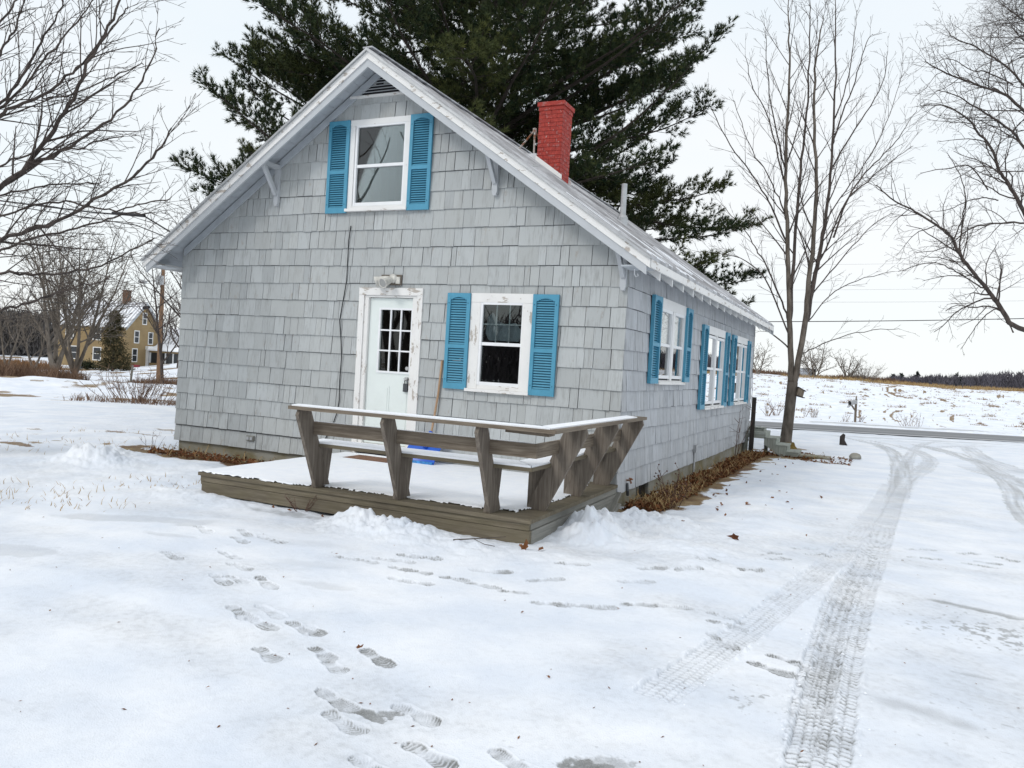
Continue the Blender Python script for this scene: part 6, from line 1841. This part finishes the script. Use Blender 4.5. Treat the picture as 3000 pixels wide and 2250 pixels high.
def brush(name, label, quads, n, h, mat, seed, w_=.012, kind='stuff', lean=.35):
    "upright dry stems scattered over patches given by centre, half-extents along right and depth, weight"
    R_ = np.random.default_rng(seed); g = MB()
    for (c, ex, ey, wt, hh) in quads:
        m = int(n * wt)
        a = R_.uniform(-1, 1, m) * ex; b_ = R_.uniform(-1, 1, m) * ey
        X = c[0] + RH[0] * a + FH[0] * b_; Y = c[1] + RH[1] * a + FH[1] * b_
        Z = ground_z(X, Y) - .02
        C = np.c_[X, Y, Z]
        D = np.c_[R_.normal(0, lean, (m, 2)), np.ones(m)]; D /= np.linalg.norm(D, axis=1, keepdims=True)
        L = h * hh * R_.uniform(.35, 1.15, m)[:, None]
        sd_ = np.c_[np.tile(RH, (m, 1)), np.zeros(m)] * w_ * R_.uniform(.6, 1.5, m)[:, None]
        mid = C + D * L * .55 + R_.normal(0, .05, (m, 3)) * L; tip = mid + (D + np.c_[R_.normal(0, .35, (m, 2)), np.zeros(m)]) * L * .45
        V = np.stack([C - sd_, C + sd_, mid + sd_ * .8, mid - sd_ * .8, tip], 1).reshape(-1, 3)
        i = np.arange(m)[:, None] * 5
        F = np.concatenate([i + [0, 1, 2], i + [0, 2, 3], i + [3, 2, 4]])
        g.add(V, F, np.c_[np.repeat(R_.random(m), 5), np.zeros((5 * m, 2))])
    o = g.build(name, mat)
    return tag(o, label, None, None, kind)
def pc(u, v, d=None):
    return far_pt(u, v) if d is None else at(u, v, d)
brush('dry_brush', 'tangled reddish dry brush behind the ploughed bank at the left', [(far_pt(60, 1108), 2.9, 1.6, 1.1, 1.0), (far_pt(185, 1114), 1.3, .8, .4, .7), (far_pt(-150, 1102), 4, 2.4, 1.2, 1.2)], 1900, 1.1, M['brush'], 81, .012)
brush('dry_grass', 'russet dry grass below the dark wood at the left', [(far_pt(20, 1078), 3.0, 4, 1, 1), (far_pt(-180, 1072), 6, 6, 1.2, 1)], 2200, .95, leafy('russet_grass', (.16, .08, .035), (.30, .17, .08)), 82, .03)
brush('dry_brush', 'dry reddish brush along the lane around the utility pole', [(far_pt(450, 1126), 1.4, .7, 1, .7), (far_pt(505, 1128), 1.0, .7, .7, 1), (far_pt(385, 1129), .9, .4, .4, .5)], 700, .6, M['brush'], 83, .010)
sb = far_pt(410, 1178)
stems('bare_shrub', 'low tangled bare shrub on the snow left of the cottage corner', 'shrub', sb, 75, 1.25, 2.2, M['brush'], 84, .011, 0, 2, lean=.8)
brush('dry_grass', 'dry grass under the bare shrub left of the cottage', [(far_pt(405, 1182), 2.3, .5, 1, 1)], 500, .32, M['brush'], 85, .008)
for k, (u, v, w_, lb) in enumerate(((8, 1398, 0.3, None), )): pass
# weeds poking through the lawn snow at the left
brush('grass_blades', 'thin grass blades poking through the lawn snow', [(far_pt(60, 1300), 2.2, 1.2, 1, 1), (far_pt(30, 1440), 1.0, .7, .5, 1), (far_pt(130, 1480), .9, .4, .4, .8), (far_pt(470, 1275), 2.0, .5, .5, .8), (far_pt(420, 1420), .6, .5, .3, .7)], 170, .13, M['straw'], 86, .004, 'stuff', .6)

# lane from the road to the farmhouse
lane = ribbon(lane_fn, 0, 27, 40, (-.7, -.35, 0, .35, .7), 'lane', plain('dirty_snow_lane', (.30, .29, .28), .8, var=.4, scale=1.5)); structure(lane, 'dirty grey lane in front of the farmhouse')

def az(u): return math.atan((u - 1500) / FPX)
# dark wood on the slope at the far left
def wood_belt(name, label, az0, az1, r0, r1, n, h, mat, seed, dens=26, size=1.3, pines=0.0, base=None, hf=None):
    R_ = np.random.default_rng(seed); g = MB(); g2 = MB()
    for k in range(n):
        a = R_.uniform(az0, az1); d = R_.uniform(r0, r1)
        x = CAM[0] + d * (FH[0] * math.cos(a) + RH[0] * math.sin(a)); y = CAM[1] + d * (FH[1] * math.cos(a) + RH[1] * math.sin(a))
        z = float(ground_z(x, y, False)) + (base(d) if base else 0)
        hh = h * R_.uniform(.65, 1.1) * (float(hf(a)) if hf else 1.0)
        if R_.random() < pines:
            for q in range(7):
                f = q / 6
                tuft_cloud(g2, (x, y, z + hh * (.15 + .9 * f)), np.array([1.5 * (1.1 - f), 1.5 * (1.1 - f), 1.0]) * h / 8, 26, .75 * h / 8, R_, (0, 1), .1, .35)
        else:
            m = dens
            C = np.array([x, y, z]) + np.c_[R_.normal(0, .22 * hh, (m, 2)), R_.uniform(0, hh, m)]
            D = np.c_[R_.normal(0, .35, (m, 2)), np.ones(m)]
            L = size * R_.uniform(.6, 1.6, m)[:, None]; s_ = np.c_[np.tile(RH, (m, 1)), np.zeros(m)] * .13 * size
            V = np.stack([C - s_, C + s_, C + D * L], 1).reshape(-1, 3)
            g.add(V, np.arange(3 * m).reshape(-1, 3), np.c_[np.repeat(R_.random(m), 3), np.zeros((3 * m, 2))])
    o = tag(g.build(name, mat), label, None, None, 'stuff')
    if g2.n: tag(g2.build('far_evergreens', M['far_pine']), 'evergreens standing in ' + label, None, None, 'stuff')
    return o
wood_belt('far_wood', 'the bare grey wood on the slope at the far left', az(-900), az(230), 150, 200, 1500, 6.6, leafy('grey_wood', (.060, .056, .056), (.105, .098, .094)), 91, 80, .9, .02)
wood_belt('far_wood', 'the purplish distant treeline beyond the right field', az(2590), 1.25, 270, 330, 1700, 6.4, leafy('purple_far_wood', (.066, .063, .076), (.112, .102, .116)), 92, 90, 1.0, .02, None, lambda a: np.interp(a, [az(2550), az(2750), az(3000), 1.0], [.48, .62, .98, 1.4]))
# individual evergreens that break the treeline
for k, (u, v, h) in enumerate(((2615, 1120, 4.4), (2640, 1120, 4.8), (2686, 1122, 6.0), (2722, 1124, 4.4), (2770, 1126, 4.0), (2985, 1126, 8.0))):
    p = at(u, v, 262); p[2] = float(ground_z(p[0], p[1], False))
    R_ = np.random.default_rng(100 + k); g = MB()
    hh = 1.2 + h * .72
    for q in range(9):
        f = q / 8; tuft_cloud(g, p + [0, 0, hh * (.1 + .9 * f)], np.array([1, 1, .55]) * (1.7 * (1.12 - f)), 40, .8, R_, (0, 1), .1, .4)
    tr_ = thing('evergreen_tree', 'dark evergreen in front of the purplish treeline', 'tree', p, 'evergreens along the distant treeline')
    g.build('crown', M['far_pine'], tr_)
    g = MB(); g.tube([p, p + [0, 0, hh * .8]], [.2, .05], 5); g.build('trunk', M['bark_dark'], tr_)

# ================================================================== RIGHT: MAILBOX, FIELD, HILL
mp_ = far_pt(2505, 1237); dM = float((mp_ - CAM) @ FW)
mail = thing('mailbox', 'grey mailbox with its door hanging open on a wooden roadside post', 'mailbox', mp_)
topm = at(2509, 1160, dM)
ax_ = unit(topm - mp_); hm = np.linalg.norm(topm - mp_)
g = MB(); g.beam(mp_ - ax_ * .3, topm - ax_ * .18, .11, .11, (FH[0], FH[1], 0)); g.lathe([(.045, 0), (.03, .03), (.05, .08), (.03, .15), (0, .18)], topm - ax_ * .18, ax_, 8)
g.beam(at(2505, 1202, dM - .05), at(2495, 1187, dM - .3), .07, .08); g.build('post', M['wood_rail'], mail)
bd = np.array([-RH[0] * .86 - FH[0] * .5, -RH[1] * .86 - FH[1] * .5, -.20]); bd = unit(bd); bs = unit(np.cross(bd, [0, 0, 1])); bu = np.cross(bs, bd)
bc = at(2505, 1178, dM - .08)
prof = [(-.11, -.11), (.11, -.11), (.11, .06)] + [(.11 * math.cos(t), .06 + .11 * math.sin(t)) for t in np.linspace(.2, math.pi - .2, 7)] + [(-.11, .06)]
MT = lambda V: bc + V[:, :1] * bs + V[:, 1:2] * bu + V[:, 2:3] * bd
g = MB(); n_ = len(prof)
V0 = MT(np.c_[np.array(prof), np.full(n_, -.05)]); V1 = MT(np.c_[np.array(prof), np.full(n_, .52)])
for k in range(n_):
    j = (k + 1) % n_; g.add(np.array([V0[k], V0[j], V1[j], V1[k]]), [[0, 1, 2, 3]])
g.add(V0, [[0, k + 1, k] for k in range(1, n_ - 1)])
mbx = g.build('box', M['metal'], mail)
g = MB(); g.prism([(a * .96, b_ * .96) for a, b_ in prof], .30, .31, MT); g.build('box_inside_shade', M['black'], mail)  # black plate stands in for the shade inside the open box
g = MB(); g.prism([(-.11, .53), (.11, .53), (.10, .66), (.05, .73), (-.05, .73), (-.10, .66)], -.16, -.14, lambda V: MT(np.c_[V[:, 0], V[:, 2] - (V[:, 1] - .53) * .55 + .04, V[:, 1]])); g.build('box_door', M['metal'], mail)

# shed on the crest
p = at(2366, 1094, 117); p[2] = float(ground_z(p[0], p[1], False)) - .1
shd = thing('shed', 'small pale shed with a dark open end on the snowy hill crest', 'shed', p)
ST = lambda V: p + V @ np.array([[RH[0], RH[1], 0], [FH[0], FH[1], 0], [0, 0, 1]])
g = MB(); g.box((-.95, -.6, 0), (.35, .9, 1.25), ST); g.build('wall', plain('pale_sheet_metal', (.50, .54, .60), .5), shd)
g = MB(); g.box((.352, -.62, 0), (.98, .9, 1.22), ST); g.build('open_end', M['wood_dark'], shd)
g = MB(); g.prism([(-1.05, 1.252), (1.08, 1.22), (1.08, 1.30), (-1.05, 1.35)], -.75, 1.0, lambda V: ST(np.c_[V[:, 0], V[:, 2], V[:, 1]])); g.build('roof', M['metal'], shd)
for (u, v, h, sd_, lb, st_, sp_, mt_) in ((2486, 1097, 4.6, 101, 'round bare tree on the crest, rightmost on the hill', 4, .7, 'bark'), (2390, 1094, 5.2, 102, 'slim bare tree just right of the shed on the crest', 2, .25, 'bark_grey'),
                             (2376, 1092, 4.4, 103, 'bare tree directly behind the shed on the crest', 1, .2, 'bark_grey'), (2222, 1085, 5.0, 104, 'pale bare tree on the crest seen beside the far house corner', 2, .3, 'bark_grey')):
    p = at(u, v, 114); p[2] = float(ground_z(p[0], p[1], False)) - .15
    bare_tree('bare_tree', lb, p, h, .11, sd_, 4, None, mt_, st_, sp_, 26, .08, .018, 1.7, .03, .6)
p = at(2535, 1100, 113); p[2] = float(ground_z(p[0], p[1], False))
stems('bare_shrub', 'arching bare shrub right of the round tree on the crest', 'shrub', p, 70, 3.0, 2.5, M['bark'], 105, .02, 0, 2, lean=.9)
def crest_pts(us, d): 
    o = []
    for u in us:
        q_ = at(u, 1100, d); o.append(np.array([q_[0], q_[1], 0]))
    return o
brush('dry_brush', 'low brown brush along the hill crest', [(c, 3.6, 2.0, 1, hh) for c, hh in zip(crest_pts((2240, 2270, 2450, 2500, 2540, 2580, 2620, 2660), 118), (.8, .7, .5, .6, .9, .7, .45, .3))], 420, 1.0, M['brush'], 106, .03)
brush('dry_grass', 'pale dry grass fringe along the top of the field', [(c, 6, 2.5, 1, 1) for c in crest_pts((2420, 2600, 2680, 2760, 2840, 2920, 3000, 3100), 112)], 420, .55, M['straw'], 107, .03)
# tufts over the field
R_ = np.random.default_rng(110); q_ = []
for k in range(330):
    dd = 50.6 + 62 * R_.random() ** .8; la_ = R_.uniform(-.27, .72) * dd
    c = np.array([CAM[0] + FH[0] * dd + RH[0] * la_, CAM[1] + FH[1] * dd + RH[1] * la_, 0])
    q_.append((c, R_.uniform(.15, .9) * dd / 60, R_.uniform(.08, .3) * dd / 60, R_.uniform(.3, 1.3), R_.uniform(.4, 1.3)))
brush('field_grass', 'dead grass tufts sticking out of the snowy field', q_, 55, .28, leafy('field_grass', (.15, .09, .05), (.36, .24, .13)), 111, .012, 'stuff', .7)
for k, (u, v, n, h, lb) in enumerate(((2275, 1215, 14, 1.3, 'leggy bare weed by the road left of the maple'), (2250, 1218, 10, 1.1, 'bare weed by the road beside the house corner'), (2383, 1222, 12, .75, 'weed clump across the road right of the maple'),
                          (2355, 1220, 5, .8, 'thin two-stem weed across the road'), (2476, 1234, 7, .6, 'weed tuft just left of the mailbox post'), (2518, 1236, 8, .6, 'reddish weed tuft just right of the mailbox post'),
                          (2665, 1248, 6, 1.1, 'tall thin weed stalks at the roadside right of the mailbox'), (2648, 1247, 5, .8, 'short weed stalks at the roadside, left of the tall ones'), (2690, 1250, 4, .9, 'lone weed stalk at the roadside, rightmost'))):
    stems('dead_weed', lb, 'weed', far_pt(u, v), n, h, .5, M['brush'] if k != 5 else M['twig_red'], 120 + k, .012, 0, 2, 'dead weeds along the far road edge', lean=.5)

# bare trees behind the viewer, mirrored in the panes
for (x_, y_, h, sd_, lb) in ((-17.5, -21.5, 13, 131, 'bare tree behind the viewer that shows in the attic window pane'), (-9.0, -30, 11, 132, 'bare tree behind the viewer that shows in the lower gable pane')):
    bare_tree('bare_tree', lb, (x_, y_, GZ(x_, y_)), h, .30, sd_, 3, None, 'bark', 2, .18, 18, .15, .01, 1.4)
wood_belt('far_wood', 'the bare wood far behind the viewer', math.radians(150), math.radians(240), 70, 95, 420, 8, M['far_wood'], 133, 60, 1.6, .03)

# specks of bark, bud scales and grit on the trodden snow
R_ = np.random.default_rng(140); g = MB()
for k in range(120):
    r_ = 3.4 + 7 * R_.random() ** 1.3; a_ = R_.uniform(-.68, .68)
    x_ = CAM[0] + r_ * (FH[0] * math.cos(a_) + RH[0] * math.sin(a_)); y_ = CAM[1] + r_ * (FH[1] * math.cos(a_) + RH[1] * math.sin(a_))
    if -8 < x_ < .1 and y_ > -3: continue
    L_ = R_.uniform(.004, .016); w_ = R_.uniform(.002, .005); b_ = R_.uniform(0, 6.28); z_ = GZ(x_, y_) + .003
    d_ = np.array([math.cos(b_), math.sin(b_), .15]) * L_; n_ = np.array([-math.sin(b_), math.cos(b_), .1]) * w_; c = np.array([x_, y_, z_])
    g.add([c - d_, c + n_, c + d_, c - n_, c + [0, 0, w_]], [[0, 1, 4], [1, 2, 4], [2, 3, 4], [3, 0, 4]], [R_.random(), 0, 0])
tag(g.build('snow_debris', M['dry_leaf']), 'tiny dark specks of bark and grit on the snow', None, None, 'stuff')

# crumbs of snow thrown up beside the tyre tracks and prints
R_ = np.random.default_rng(141); g = MB()
for (pts, wd, a_, lug) in TRACKS[:3]:
    P_ = np.array(pts, float)
    for k in range(70):
        i = R_.integers(0, len(P_) - 1); t_ = R_.random(); c = P_[i] * (1 - t_) + P_[i + 1] * t_
        if c[1] > .5: continue
        d_ = unit(P_[i + 1] - P_[i]); o_ = (wd / 2 + abs(R_.normal(0, .03))) * R_.choice([-1, 1])
        x_, y_ = c[0] - d_[1] * o_, c[1] + d_[0] * o_; r_ = R_.uniform(.003, .009); z_ = GZ(x_, y_) + r_ * .3
        V = np.array([[1, 0, 0], [-1, 0, 0], [0, 1, 0], [0, -1, 0], [0, 0, .8], [0, 0, -.8]]) * r_ * R_.uniform(.7, 1.3, (6, 1)) + [x_, y_, z_]
        g.add(V, [[0, 2, 4], [2, 1, 4], [1, 3, 4], [3, 0, 4], [2, 0, 5], [1, 2, 5], [3, 1, 5], [0, 3, 5]])
tag(g.build('snow_crumbs', M['snow']), 'loose crumbs of snow along the tyre tracks', None, None, 'stuff')
